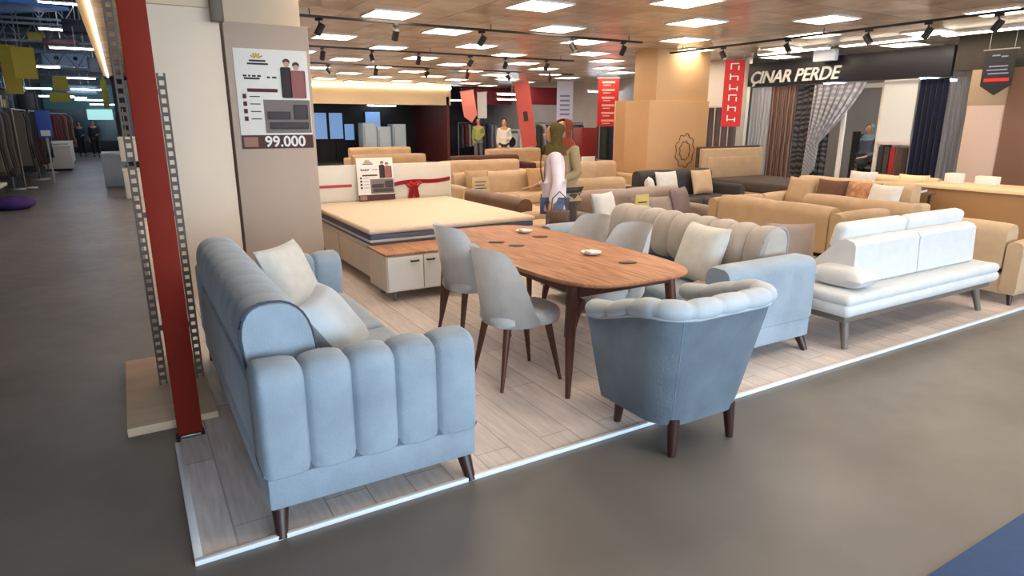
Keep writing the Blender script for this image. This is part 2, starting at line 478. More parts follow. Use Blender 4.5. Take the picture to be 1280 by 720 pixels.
# ------------------------------------------------------------------ table
def table():
    cx, cy = 2.58, 3.86
    t = thing('dining_table', 'walnut dining table with rounded corners in the middle of the showroom', 'table', (cx, cy, PZ))
    pts = []
    p = 4.2; A_, B_ = .51, 1.13
    N = 96
    for k in range(N):
        q = 2 * PI * k / N; c, s_ = math.cos(q), math.sin(q)
        pts.append((A_ * abs(c) ** (2 / p) * (1 if c > 0 else -1), B_ * abs(s_) ** (2 / p) * (1 if s_ > 0 else -1)))
    prof = [(.965, .718), (.985, .722), (1, .732), (1, .742), (.994, .748)]
    MB().ring_loft([[(x * s, y * s, z - PZ) for x, y in pts] for s, z in prof]).build('tabletop', TABLEW, t, ang=50)
    mb = MB()
    mb.box(-.36, -.335, -.9, .9, .62, .705).box(.335, .36, -.9, .9, .62, .705).box(-.335, .335, -.9, -.875, .62, .705).box(-.335, .335, .875, .9, .62, .705)
    mb.build('apron', WALNUT, t)
    for sx in (-1, 1):
        for sy in (-1, 1):
            x, y = sx * .385, sy * .87
            MB().tube([(x, y, .703), (x + sx * .025, y + sy * .02, .45), (x + sx * .06, y + sy * .055, 0)], [.036, .034, .016], 14).build('leg', WALNUT, t)
table()
TT = .749
def dish(x, y, label):
    t = thing('napkin_dish', label, 'dish', (x, y, TT))
    MB().lathe([(.02, 0), (.045, .004), (.07, .018), (.072, .022), (.066, .021), (.03, .010)]).build('bowl', WHITE, t)
    MB().box(-.035, .035, -.04, .04, .014, .03, .008).build('napkin', PAPER, t)
def Uz(): pass
dish(2.80, 4.52, 'small white dish near the far end of the walnut table')
dish(2.72, 3.50, 'small white dish near the middle of the walnut table')
for (x, y, lab) in ((2.38, 4.25, 'dark oval coaster left of the far white dish'), (2.44, 4.05, 'dark oval coaster nearest the front left table edge'), (2.80, 4.28, 'dark oval coaster right of the far white dish'), (2.76, 3.16, 'dark oval coaster near the right end of the walnut table')):
    o = MB().lathe([(.06, 0), (.064, .003), (.06, .006)]).build('coaster', mat('dark coaster', (82, 50, 36), .5)); o.location = (x, y, TT); o.scale = (.6, 1, 1); o.rotation_euler = (0, 0, R(60))
    tag(o, lab, 'coaster', 'coasters on the walnut table')

# ------------------------------------------------------------------ dining chairs (face +x locally)
def chair(label, x, y, rz):
    t = thing('dining_chair', label, 'chair', (x, y, PZ), rz, 'dining chairs around the walnut table')
    def f(u, v):
        q = (u * 2 - 1); a = q * R(112)
        g = min(1, max(0, (abs(q) - .44) / .54)); top = .455 + .45 * (1 - g * g * (3 - 2 * g)) - .02 * min(1, abs(q) / .45) ** 3
        z = .40 + (top - .40) * v
        k = (z - .4) / .5
        rx = .205 + .02 * k; ry = .228 - .012 * k
        lean = -.07 * k ** 1.3
        return Vector((-rx * math.cos(a) + lean * max(0, math.cos(a)) + .0, ry * math.sin(a), z))
    MB().grid(f, 40, 14, .06).build('backrest', CHAIRF, t, ang=80)
    mb = MB()
    rings = []
    for s, z in ((.80, .385), (.95, .395), (1.0, .42), (1.0, .455), (.95, .478), (.8, .488)):
        r = []
        for k in range(36):
            q = 2 * PI * k / 36; c, s_ = math.cos(q), math.sin(q)
            r.append((.045 + .25 * s * abs(c) ** .7 * (1 if c > 0 else -1), .215 * s * abs(s_) ** .7 * (1 if s_ > 0 else -1), z))
        rings.append(r)
    mb.ring_loft(rings).build('seat', CHAIRF, t, ang=80)
    for sx in (-1, 1):
        for sy in (-1, 1):
            leg_mb(.02 + sx * .15, sy * .14, .39, sx * .07, sy * .05, .026, .011).build('leg', WALNUT, t)
    return t
ch = chair('light grey dining chair, nearer of the two on the left side of the table', 2.03, 3.40, 0)
dup(ch, (2.18, 4.30, PZ), R(2), 'light grey dining chair farther along the left side of the table')
dup(ch, (3.0, 3.58, PZ), R(180), 'light grey dining chair, nearer of the two on the far right side of the table')
dup(ch, (3.02, 4.08, PZ), R(182), 'light grey dining chair beside the woman, farther on the right side of the table')

# ------------------------------------------------------------------ white sofa, seen from behind
def white_sofa():
    t = thing('white_sofa', 'white sofa bed with reclining back on taupe legs beside the right aisle', 'sofa', (0, 0, PZ))
    x0, x1, y0, y1 = 4.28, 6.52, 2.53, 3.42
    MB().box(x0 + .05, x1 - .05, y0 + .05, y1 - .05, .215, .265, .012).build('frame', GREYLEG, t)
    mb = MB()
    n = 12
    def seat(sx):
        pass
    MB().box(x0, x1, y0, y1, .265, .365, .045, 4).build('seat_base', WHITEF, t)
    MB().box(x0 + .005, x1 - .005, y0 + .005, y1 - .005, .345, .43, .04, 4).build('seat_pad', WHITEF, t)
    for a, b in ((x0 + .30, (x0 + x1) / 2 + .05), ((x0 + x1) / 2 + .06, x1 - .16)):
        mb = MB()
        pr = [(2.72, .432), (2.70, .45), (2.715, .74), (2.74, .77), (2.80, .785), (2.86, .77), (3.16, .46), (3.14, .432)]
        rings = []
        for k, s in ((0, .03), (.012, .008), (.03, 0), (1 - .03, 0), (1 - .012, .008), (1, .03)):
            cyy = sum(p[0] for p in pr) / len(pr); czz = sum(p[1] for p in pr) / len(pr)
            rings.append([(a + (b - a) * k, cyy + (p[0] - cyy) * (1 - s), czz + (p[1] - czz) * (1 - s)) for p in pr])
        mb.ring_loft(rings); bk = mb.build('backrest', WHITEF, t, ang=35)
        mb = MB().box(a + .01, b - .01, -.06, .06, -.105, .105, .045, 4)
        h = mb.build('headrest', WHITEF, bk); h.location = (0, 2.885, .785); h.rotation_euler = (R(12), 0, 0)
    for sx in (-1, 1):
        for sy in (-1, 1):
            x = (x0 + .16) if sx < 0 else (x1 - .16); y = (y0 + .12) if sy < 0 else (y1 - .12)
            leg_mb(x, y, .22, sx * .03 + 0, sy * .05, .036, .022).build('leg', GREYLEG, t)
    # metal support strut between the backs and the frame
white_sofa()
c = cushion('bolster_cushion', .46, .28, .15, WHITEF, (4.42, 2.78, .525), (R(90), 0, R(90)), 'white arm cushion lying on the left end of the white sofa')
cushion('cushion', .42, .40, .15, MAUVE, (4.63, 3.30, .447), (R(-10), 0, R(-35)), 'mauve cushion standing on the left end of the white sofa')
t = thing('side_table', 'dark side table with white top between the second blue sofa and white sofa', 'side table', (4.75, 3.72, PZ))
MB().box(-.2, .2, -.2, .2, .52, .55, .006).build('tabletop', WHITE, t)
MB().box(-.18, .18, -.18, .18, .06, .52, .008).build('body', BLACK, t)
MB().box(-.16, .16, -.16, .16, 0, .06).build('plinth', BLACK, t)

# ------------------------------------------------------------------ bed with chest at the foot
def bed():
    t = thing('double_bed', 'double bed with cream storage base, bare cream mattress and panelled headboard', 'bed', (0, 0, PZ))
    MB().box(1.99, 3.86, 6.02, 8.40, .10, .44, .01).build('bed_base', CREAM, t)
    for k in range(2):
        y = 6.1 + k * 1.14
        MB().box(1.975, 1.99, y, y + 1.08, .14, .40, .006).build('side_slab', CREAM, t)
    m1 = MB().box(1.97, 3.88, 6.06, 8.38, .44, .56, .03, 3).build('mattress', mat('mattress side blue', (92, 100, 122), .8, .1, 20), t)
    MB().box(1.955, 3.895, 6.045, 8.395, .555, .61, .025, 3).build('mattress_topper', mat('mattress cream', (226, 206, 180), .85, .03, 10), m1)
    MB().box(1.965, 3.885, 6.052, 8.388, .475, .50, .008).build('piping', mat('mattress piping', (206, 200, 192), .8), m1)
    hb = MB().box(1.95, 3.98, 8.42, 8.52, .1, 1.08, .015).build('headboard', CREAM, t)
    MB().box(1.97, 2.96, 8.405, 8.42, .62, 1.05, .006).build('headboard_panel', CREAM, hb)
    MB().box(2.97, 3.96, 8.405, 8.42, .62, 1.05, .006).build('headboard_panel', CREAM, hb)
    for x in (2.08, 3.78):
        for y in (6.15, 8.3):
            MB().lathe([(.025, 0), (.03, .1)], (x, y, 0), 12).build('leg', GREYLEG, t)
bed()
def chest():
    t = thing('storage_chest', 'cream two door chest with wooden top at the foot of the bed', 'chest', (0, 0, PZ))
    x0, x1, y0, y1 = 1.92, 3.36, 5.47, 5.98
    MB().box(x0, x1, y0 + .02, y1, .10, .445, .006).build('body', CREAM, t)
    MB().box(x0 - .01, x1 + .01, y0, y1, .445, .465, .005).build('top', TABLEW, t)
    xm = x0 + .36
    for a, b, hx in ((x0 + .01, xm - .004, xm - .09), (xm + .004, x1 - .01, xm + .07)):
        d = MB().box(a, b, y0, y0 + .02, .115, .435, .004).build('door', WHITE, t)
        hb = MB(); hb.tube([(hx - .035, y0, .385), (hx - .035, y0 - .02, .385), (hx + .035, y0 - .02, .385), (hx + .035, y0, .385)], .008, 8)
        hb.build('handle', BLACK, d)
    for x in (x0 + .1, x1 - .1):
        for y in (y0 + .1, y1 - .08):
            MB().lathe([(.018, 0), (.026, .102)], (x, y, 0), 12).build('leg', GREYLEG, t)
chest()
# ribbon with bow across the headboard
t = thing('red_ribbon', 'red ribbon with a bow tied across the headboard of the bed', 'ribbon', (0, 8.395, PZ))
RIB = mat('red satin', (176, 14, 22), .45)
MB().box(1.955, 2.52, -.004, .004, .80, .835).build('band', RIB, t)
mb = MB().grid(lambda u, v: Vector((3.06 + .88 * u, -.012 - .012 * math.sin(PI * 2 * u), .80 + .06 * u + .018 * math.sin(6 * u) + (v - .5) * .055)), 20, 2, .004); mb.build('band', RIB, t)
mb = MB()
for s in (-1, 1):
    mb.tube([(3.38, -.02, .79), (3.38 + s * .06, -.035, .83), (3.38 + s * .11, -.03, .81), (3.38 + s * .07, -.02, .77), (3.38, -.02, .79)], [.02, .022, .02, .02, .016], 8)
mb.build('bow', RIB, t)
for s, dx in ((-1, -.035), (1, .045)):
    MB().grid(lambda u, v: Vector((3.38 + dx * (.4 + u) + (v - .5) * .075, -.012 - .006 * math.sin(5 * u), .79 - .22 * u)), 8, 2, .004).build('ribbon_tail', RIB, t)

# ------------------------------------------------------------------ posters
def text_mesh(s, size, depth=.004, shear=0.0, bold=0.0, spacing=1.0):
    cu = bpy.data.curves.new('txt', 'FONT'); cu.body = s; cu.size = size; cu.extrude = depth; cu.shear = shear; cu.offset = bold
    cu.align_x = 'CENTER'; cu.align_y = 'CENTER'; cu.space_character = spacing; cu.resolution_u = 4
    o = bpy.data.objects.new('txt', cu); COL.objects.link(o)
    bpy.context.view_layer.update()
    me = bpy.data.meshes.new_from_object(o)
    COL.objects.unlink(o); bpy.data.objects.remove(o)
    return me
def lettering(name, s, size, m, parent, loc, rot, **k):
    me = text_mesh(s, size, **k); me.materials.clear(); me.materials.append(m); me.name = name
    o = bpy.data.objects.new(name, me); COL.objects.link(o); o.parent = parent; o.location = loc; o.rotation_euler = rot
    return o
INK = mat('dark ink', (52, 36, 36), .7); MAROON = mat('maroon ink', (84, 26, 26), .7)
def poster(label, loc, rz, w, h, price=True, tilt=0):
    """faces local -y ; origin bottom centre"""
    t = thing('price_poster', label, 'poster', loc, rz); t.rotation_euler = (tilt, 0, rz)
    f = lambda a, b, c, d, n, m, y=-.006: MB().box((a - .5) * w, (b - .5) * w, y, y + .002, c * h, d * h).build(n, m, t)
    MB().box(-w / 2, w / 2, -.004, .004, 0, h, .001).build('sheet', PAPER, t)
    # crest at the top
    mb = MB()
    for k in range(5):
        a = R(30 + 30 * k); mb.tube([(-.2 * w + .02 * w * math.cos(a), -.006, .90 * h + .02 * h * math.sin(a)), (-.2 * w + .09 * w * math.cos(a), -.006, .905 * h + .055 * h * math.sin(a))], .008 * w + .002, 6)
    mb.build('crest', mat('gold ink', (196, 168, 60), .6), t)
    mb = MB()
    for (z, xs) in ((.875, ((.2, .42),)), (.845, ((.17, .45),)), (.725, ((.1, .15), (.17, .2), (.22, .27), (.29, .34))), (.7, ((.11, .32),)), (.715, ((.42, .46), (.49, .55)))):
        for a, b in xs: mb.box((a - .5) * w, (b - .5) * w, -.006, -.004, z * h, (z + .018) * h)
    mb.build('text_lines', INK, t)
    f(.14, .55, .575, .61, 'headline_bar', MAROON)
    mb = MB()
    for k in range(4): mb.lathe([(.022 * w, 0), (.022 * w, .002)], (0, 0, 0), 10)
    mb.bm.clear()
    for k in range(4):
        z = (.51 - .075 * k) * h
        mb.box((.07 - .5) * w, (.12 - .5) * w, -.006, -.004, z, z + .045 * h, .004)
    mb.build('bullet_icons', MAROON, t)
    mb = MB()
    for k in range(4):
        z = (.525 - .075 * k) * h; mb.box((.16 - .5) * w, (.3 - .5) * w, -.006, -.004, z, z + .01 * h)
    mb.build('bullet_lines', INK, t)
    # couple
    mb = MB(); mb.box((.61 - .5) * w, (.75 - .5) * w, -.007, -.004, .52 * h, .83 * h, .012).lathe([(.001, 0)] * 2)
    mb.build('dark_suit', INK, t)
    MB().box((.75 - .5) * w, (.95 - .5) * w, -.007, -.004, .52 * h, .80 * h, .012).build('red_dress', mat('faded rose print', (150, 92, 86), .7), t)
    SK = mat('skin print', (196, 150, 126), .7); HR = mat('hair print', (70, 44, 34), .7)
    for (cx_, cz) in ((.70, .865), (.83, .835)):
        MB().ball(((cx_ - .5) * w, -.005, cz * h), (.042 * w, .002, .034 * h), 2).build('face', SK, t)
        MB().ball(((cx_ - .5) * w, -.0045, (cz + .02) * h), (.052 * w, .002, .032 * h), 2).build('hair', HR, t)
    # room photograph
    f(.34, .99, .16, .5, 'room_photo', mat('grey room print', (120, 108, 102), .7))
    mb = MB(); mb.box((.38 - .5) * w, (.7 - .5) * w, -.008, -.005, .3 * h, .38 * h, .008).box((.4 - .5) * w, (.95 - .5) * w, -.008, -.005, .2 * h, .27 * h, .008).box((.75 - .5) * w, (.95 - .5) * w, -.008, -.005, .3 * h, .45 * h, .008)
    mb.build('photo_furniture', mat('dark grey room print', (66, 58, 58), .7), t)
    f(0, 1, 0, .14, 'price_band', mat('brown price band', (74, 36, 32), .7), -.0065)
    f(.03, .22, .02, .12, 'price_picture', mat('tan print', (150, 110, 90), .7), -.0075)
    if price:
        lettering('price_digits', '99.000', .155 * h, WHITE, t, (.1 * w, -.0085, .067 * h), (R(90), 0, 0), depth=.001, bold=.003)
    return t

# column with poster and cream panel beside it
COLM = mat('warm grey column paint', (182, 160, 141), .65, .03, 2)
struct(MB().box(.90, 1.65, 6.6, 7.3, PZ, 2.52, .004).build('pillar', COLM))
struct(MB().box(.88, 1.62, 6.75, 7.3, 2.52, CEIL, .004).build('pillar_head', mat('beige pillar head', (206, 182, 152), .65)))
CREAMP = mat('cream partition paint', (226, 206, 183), .6, .02, 2)
struct(MB().box(.20, .875, 6.62, 6.74, PZ, 2.62, .003).build('partition_wall', CREAMP))
struct(MB().box(.20, .87, 6.58, 6.76, 2.62, CEIL, .003).build('beam', mat('beige beam', (214, 190, 156), .65)))
tag(MB().box(.80, .90, 6.46, 6.57, 2.5, CEIL, .004).build('ceiling_bracket', mat('dark bronze bracket', (92, 72, 48), .5)), 'dark bronze bracket hanging from the ceiling above the pillar edge', 'bracket')
poster('large price poster with a couple and 99.000 on the grey pillar', (1.29, 6.594, 1.40), 0, .66, .90)
poster('smaller price poster with a couple leaning on the bed headboard', (2.83, 8.30, .63), 0, .50, .56, price=False, tilt=R(-6))

# red steel post
t = thing('red_post', 'tall red painted steel post at the corner of the showroom', 'post', (.112, 3.6, 0))
MB().box(-.06, .06, -.02, .02, .02, CEIL, .004).build('post_shaft', mat('red steel paint', (122, 34, 17), .65, .06, 3, spec=.15), t)
MB().box(-.07, .07, -.045, .04, 0, .02, .004).build('foot_plate', BLACK, t)
MB().box(-.05, .05, -.045, -.022, .02, .03, .002).build('foot_bracket', STEEL, t)
# slotted display stand on board
t = thing('display_stand', 'slotted metal display stand on a pale wooden board behind the red post', 'display stand', (0, 0, 0))
MB().box(-.18, .27, 3.75, 4.93, 0.0, .05, .004).build('base_board', mat('pale birch board', (212, 180, 146), .6, .06, 3, stretch=(1, 6, 1)), t)
SL = mat('grey slotted steel', (104, 94, 86), .7, spec=.2)
def upright(x, y, z1):
    mb = MB()
    for dx in (-.018, .018): mb.box(x + dx - .005, x + dx + .005, y - .014, y + .014, .05, z1)
    z = .08
    while z < z1:
        mb.box(x - .018, x + .018, y - .01, y + .01, z, z + .022); z += .05
    mb.build('slotted_upright', SL, t)
upright(.025, 4.35, 2.95); upright(.235, 4.35, 1.92)
for z in (.4, 1.1, 1.8): MB().box(.04, .22, 4.335, 4.365, z, z + .03, .003).build('crossbar', SL, t)

# ------------------------------------------------------------------ ceiling lights
PANEL = emat('panel glow', (255, 238, 216), 17)
def ceiling_light():
    t = thing('ceiling_light', 'square white light panel set in the tan tiled ceiling', 'ceiling light', (4.5, 6.95, CEIL), 0, 'square light panels in the tan ceiling')
    mb = MB()
    for a, b, c_, d in ((-.31, .31, -.31, -.29), (-.31, .31, .29, .31), (-.31, -.29, -.29, .29), (.29, .31, -.29, .29)): mb.box(a, b, c_, d, -.018, 0)
    mb.build('frame', WHITE, t)
    MB().box(-.29, .29, -.29, .29, -.012, -.002).build('diffuser', PANEL, t)
    return t
cl = ceiling_light()
for i in range(-2, 7):
    x = 4.5 + 1.31 * i
    for k in range(-2, 7):
        y = (6.95 if i % 2 == 0 else 5.85) + 2.62 * k
        if y < .5 or y > 23.4 or x < .4 or (i == 0 and k == 0): continue
        if y < 5 and x < 1: continue
        dup(cl, (x, y, CEIL))
# spotlights on tracks
def track(x0, y0, x1, y1, label):
    L = math.hypot(x1 - x0, y1 - y0); a = math.atan2(y1 - y0, x1 - x0)
    t = thing('light_track', label, 'light track', (x0, y0, CEIL), a)
    MB().box(0, L, -.018, .018, -.1, -.07, .003).build('rail', BLACK, t)
    for q in (.05, .5, .95): MB().tube([(L * q, 0, -.07), (L * q, 0, 0)], .006, 6).build('hanger', BLACK, t)
spot_proto = None
def spot(x, y, rz, tilt=35):
    global spot_proto
    if spot_proto is None:
        t = thing('track_spotlight', 'small black spotlight hanging from a ceiling light track', 'spotlight', (x, y, CEIL - .1), rz, 'black spotlights on the ceiling tracks')
        MB().box(-.02, .02, -.05, .05, -.03, 0, .004).build('adapter', BLACK, t)
        MB().tube([(0, 0, -.03), (0, 0, -.09)], .01, 8).build('arm', BLACK, t)
        d = Vector((0, math.sin(R(35)), -math.cos(R(35))))
        p = Vector((0, 0, -.13)); MB().tube([p - d * .07, p - d * .065, p + d * .07, p + d * .075], [.035, .045, .045, .04], 14).build('lamp_head', BLACK, t)
        MB().tube([p + d * .074, p + d * .078], .034, 14).build('lens', mat('spot lens', (220, 200, 170), .2), t)
        spot_proto = t
    else: dup(spot_proto, (x, y, CEIL - .1), rz)
track(1.9, 8.6, 7.6, 8.6, 'black light track along the ceiling in front of the bed headboard')
track(1.9, 11.9, 8.6, 11.9, 'black light track along the ceiling above the middle row of sofas')
track(2.4, 15.2, 11.0, 15.2, 'black light track along the ceiling above the back row of sofas')
track(9.2, 3.2, 9.2, 9.6, 'black light track running toward the curtain shop sign')
for x in (2.3, 3.3, 4.6, 6.2, 7.2): spot(x, 8.6, R(random.choice((0, 40, 200))))
for x in (2.4, 3.2, 4.1, 5.0, 6.1, 6.9, 7.9): spot(x, 11.9, R(random.choice((0, 60, 180, 250))))
for x in (3.4, 4.2, 5.3, 6.6, 7.7, 8.9, 10.2): spot(x, 15.2, R(random.choice((0, 60, 180, 250))))
for y in (3.6, 4.1, 4.9, 5.7, 7.0, 8.3): spot(9.2, y, R(random.choice((0, 90, 180))))
STRIPG = emat('linear light glow', (255, 240, 214), 14)
for y0, y1, lab in ((3.6, 5.75, 'long light tube unit above the beige panels at the far right'), (6.0, 7.45, 'long light tube unit above the right end of the curtain shop sign'), (7.7, 9.2, 'long light tube unit above the white lettering of the curtain shop')):
    t = thing('linear_light', lab, 'ceiling light', (11.25, 0, CEIL))
    MB().box(-.09, .09, y0, y1, -.05, 0, .004).build('housing', WHITE, t)
    MB().box(-.08, .08, y0 + .02, y1 - .02, -.062, -.05).build('diffuser', STRIPG, t)

# ------------------------------------------------------------------ curtain shop on the right
t = thing('shop_sign', 'black curtain shop fascia with white slanted letters at the right', 'sign', (11.9, 0, 0))
MB().box(-.04, .04, 5.85, 9.95, 2.38, 2.86, .004).build('sign_board', mat('navy black board', (28, 28, 38), .45), t)
lettering('sign_letters', 'ÇINAR PERDE', .34, WHITE, t, (-.05, 8.86, 2.545), (R(90), 0, R(-90)), depth=.012, shear=.25, bold=.006, spacing=.98)
tag(MB().box(11.62, 11.74, 7.80, 8.26, 2.76, 2.97, .02).build('wall_unit', mat('pale blue white plastic', (198, 206, 222), .4)), 'pale box unit hanging under the ceiling above the curtain shop letters', 'box unit')
struct(MB().box(11.9, 12.0, 9.98, 11.2, PZ, CEIL, .004).build('wall_shopfront', mat('white shopfront paint', (216, 206, 192), .6)))
struct(MB().box(11.85, 12.0, 2.0, 5.80, 2.45, CEIL, .004).build('beam_shopfront', mat('dark olive beam', (62, 56, 50), .6)))
struct(MB().box(11.86, 12.0, 4.98, 5.52, PZ, 2.45, .004).build('wall_panel', mat('pinkish panel', (196, 172, 158), .6)))
struct(MB().box(11.84, 12.0, 2.0, 4.97, PZ, 2.45, .004).build('wall_panel_dark', mat('brown panel', (116, 84, 68), .6)))
struct(MB().box(11.855, 12.01, 4.975, 5.525, 1.9, 2.45, .002).build('wall_panel_top', mat('taupe panel', (168, 146, 122), .6)))
struct(MB().box(12.0, 14.6, 11.0, 11.2, 0, CEIL).build('wall_shop_side', mat('shop inner wall', (120, 124, 128), .7)))
def curtain(label, y0, y1, z0, z1, m, n, amp=.035, x=11.98, fn=None, name='curtain'):
    nu = max(24, n * 10)
    if fn is None:
        fn = lambda u, v: Vector((x + amp * math.sin(2 * PI * n * u) * (.6 + .4 * v) + .006 * math.sin(9 * u + 4 * v), y0 + (y1 - y0) * u, z1 + (z0 - z1) * v))
    o = MB().grid(fn, nu, 16, .006).build(name, m, ang=80)
    return tag(o, label, 'curtain', 'curtains hung in the curtain shop')
SHEER = mat('white sheer', (214, 212, 214), .8, alpha=.85)
curtain('white sheer curtain hanging at the left end of the curtain shop', 9.40, 9.90, .35, 2.36, SHEER, 6)
curtain('brown striped curtain hanging second from left in the curtain shop', 8.80, 9.38, .35, 2.36, stripe_mat('brown stripes', (122, 92, 80), (170, 140, 126), 9, 'Y', 2.0), 6)
curtain('dark grey wavy patterned curtain beside the white lace swag', 8.00, 8.80, .35, 2.36, stripe_mat('grey waves', (62, 60, 62), (120, 116, 116), 6, 'DIAGONAL', 5.0), 6, x=12.02)
def swag(u, v):
    # wide at top, gathered to the left towards the bottom
    w = 1 - .72 * min(1, v * 1.45) ** 1.3
    top0, top1 = 8.36, 7.30
    yy = top0 + .10 * v + (top1 - top0) * u * w
    return Vector((11.93 + .03 * math.sin(2 * PI * 7 * u), yy, 2.36 - 1.98 * v * (1 - .18 * u * (1 if v < 1 else 1))))
curtain('white lace swag curtain gathered to one side in the curtain shop', 0, 0, 0, 0, stripe_mat('white lace', (240, 238, 240), (206, 204, 208), 9, 'DIAGONAL', 4.0), 7, fn=swag)
t = thing('roman_blind', 'plain white roller blind with bottom bar beside the navy curtain', 'blind', (0, 0, 0))
MB().box(11.97, 11.985, 6.40, 6.98, 1.30, 2.33).build('blind_sheet', mat('white blind', (206, 206, 202), .7), t)
MB().tube([(11.978, 6.39, 2.34), (11.978, 6.99, 2.34)], .03, 10).build('roller', WHITE, t)
MB().box(11.96, 11.99, 6.39, 6.99, 1.24, 1.30, .006).build('bottom_bar', mat('pinkish bar', (198, 180, 176), .6), t)
curtain('navy blue curtain hanging full length at the right end of the curtain shop', 5.90, 6.37, .2, 2.36, mat('navy velvet', (30, 36, 62), .8, sheen=.3), 5)
curtain('narrow grey sheer curtain beside the pinkish panel', 5.62, 5.86, .2, 2.36, mat('grey sheer', (150, 150, 156), .8, alpha=.9), 3)
t = thing('doorway_frame', 'white doorway frame inside the dark curtain shop', 'frame', (12.1, 0, 0))
MB().box(0, .05, 7.02, 7.10, 0, 2.34, .004).build('jamb', WHITE, t); MB().box(0, .05, 7.75, 7.83, 0, 2.34, .004).build('jamb', WHITE, t); MB().box(0, .05, 7.10, 7.75, 2.26, 2.34, .004).build('lintel', WHITE, t)
fab = [(150, 150, 158), (60, 62, 70), (120, 128, 134), (176, 176, 180), (84, 92, 98), (48, 46, 50)]
for k in range(6):
    o = MB().tube([(13.2, 7.3 + .17 * k, .0), (13.2, 7.3 + .17 * k, 1.35 + .05 * (k % 3))], .075, 12).build('fabric_roll', mat('roll fabric %d' % k, fab[k], .8))
    tag(o, ['pale grey', 'charcoal', 'slate', 'silver', 'dark teal grey', 'black'][k] + ' fabric roll standing upright inside the curtain shop', 'fabric roll', 'fabric rolls inside the curtain shop')
fab2 = [(52, 32, 30), (74, 50, 40), (140, 24, 26), (60, 46, 42), (38, 30, 32)]
for k in range(5):
    o = MB().box(11.99, 12.03, 6.42 + .11 * k, 6.51 + .11 * k, .0, 1.2, .01).build('fabric_sample', mat('sample fabric %d' % k, fab2[k], .8))
    tag(o, ['dark maroon', 'brown', 'bright red', 'umber', 'black'][k] + ' fabric sample hanging below the white blind', 'fabric sample', 'fabric samples below the blind')
# sample rack left of sign
t = thing('curtain_rack', 'grey curtain sample rack with white rail beside the tan column', 'rack', (11.4, 10.2, PZ))
MB().box(-.05, .05, -.42, .42, 1.93, 2.0, .01).build('top_rail', WHITE, t)
for k in range(4):
    MB().grid(lambda u, v: Vector((.02 * math.sin(9 * u), -.4 + .2 * k + .18 * u, 1.93 - 1.1 * v)), 10, 6, .006).build('sample_panel', mat('grey sample', (126, 116, 114), .8), t)
for y in (-.42, .40): MB().box(-.02, .02, y, y + .02, 0, 1.93).build('upright', STEEL, t)

# ------------------------------------------------------------------ tan column, wardrobe panels
TANP = mat('tan column board', (190, 148, 104), .6, .03, 2)
struct(MB().box(8.75, 10.35, 9.6, 10.3, PZ, 2.05, .004).build('pillar_tan', TANP))
struct(MB().box(8.95, 10.35, 9.65, 10.3, 2.05, CEIL, .004).build('pillar_tan_head', mat('light tan board', (204, 164, 118), .6)))
t = thing('wall_emblem', 'dark circular leaf emblem on the tan column', 'emblem', (9.75, 9.595, 1.08))
EMI = mat('emblem ink', (112, 84, 62), .6)
for nm, ra, rb in (('outer_ring', .25, .32), ('inner_ring', .14, .18)):
    MB().tube([(ra * (1 + .08 * math.cos(9 * q)) * math.cos(q), 0, rb * (1 + .08 * math.cos(9 * q)) * math.sin(q)) for q in [2 * PI * k / 72 for k in range(73)]], .011, 6, False).build(nm, EMI, t)
t = thing('tall_panel', 'tall pale tan wardrobe panel with painted dark shadow gap left of the tan column', 'wardrobe', (9.9, 12.0, PZ))
MB().box(0, .8, 0, .04, 0, 2.1, .004).build('front_panel', mat('pale tan board', (206, 166, 122), .6), t)
MB().box(.8, 1.3, -.01, .5, 0, 2.12, .004).build('side_slab', mat('painted shadow brown', (92, 56, 30), .6), t)  # dark block painting the shadow in the gap towards the column
t = thing('red_cabinet', 'dark red cabinet with white box below beside the wardrobe panel', 'cabinet', (9.1, 12.2, PZ))
MB().box(0, .45, 0, .35, .3, 1.5, .008).build('cabinet_body', mat('dark red lacquer', (110, 14, 22), .45), t)
MB().box(.0, .36, -.06, .0, .5, .85, .006).build('white_box', WHITE, t)
MB().box(.02, .43, .02, .33, 0, .3).build('plinth', DARK, t)

# ------------------------------------------------------------------ other sofas of the showroom
P3 = lambda x, y: (x, y, PZ)
sofa('beige_armchair', 'beige armchair with high plain back at the right edge, past the white sofa', P3(7.2, 2.95), R(90), .95, .9, BEIGE, back_h=.74, arm_h=.60, nseat=1, cat='armchair')
sofa('curved_sofa', 'tan sofa with plain curved back behind the white sofa headrests', P3(7.42, 4.25), R(90), 1.6, .88, BEIGE2, back_h=.80, arm_h=.6, backround=.11)
sofa('beige_sofa', 'tan sofa seen from behind with low wide back, beyond the tufted blue sofa', P3(6.42, 4.60), R(90), 1.75, .86, BEIGE2, back_h=.80, arm_h=.76, nseat=2)
sofa('pillow_sofa', 'beige three seat sofa with brown and cream cushions at the middle right', P3(8.45, 5.35), R(-90), 2.0, .9, BEIGE, back_h=.86, nseat=3)
sofa('mauve_sofa', 'mauve grey sofa facing the aisle behind the tufted blue sofa', P3(5.45, 6.0), 0, 1.95, .85, MAUVE, back_h=.82, arm_h=.6, nseat=2, nch=0)
sofa('charcoal_sofa', 'charcoal sofa with cream cushions in front of the tan column', P3(7.95, 7.75), 0, 1.95, .85, CHARC, back_h=.86, arm_h=.62)
sofa('beige_sofa', 'beige sofa right behind the two women', P3(6.05, 7.45), 0, 1.35, .85, BEIGE2, back_h=.82, arm_h=.58)
sofa('brown_sofa', 'low sofa with dark brown leather back beside the bed', P3(4.75, 7.95), R(90), 1.9, .84, BEIGE, back_h=.66, arm_h=.5, back_m=BROWNF)
sofa('beige_sofa', 'beige sofa with a cream price card, behind the bed headboard', P3(5.6, 9.65), 0, 2.1, .85, BEIGE, back_h=.8, arm_h=.62)
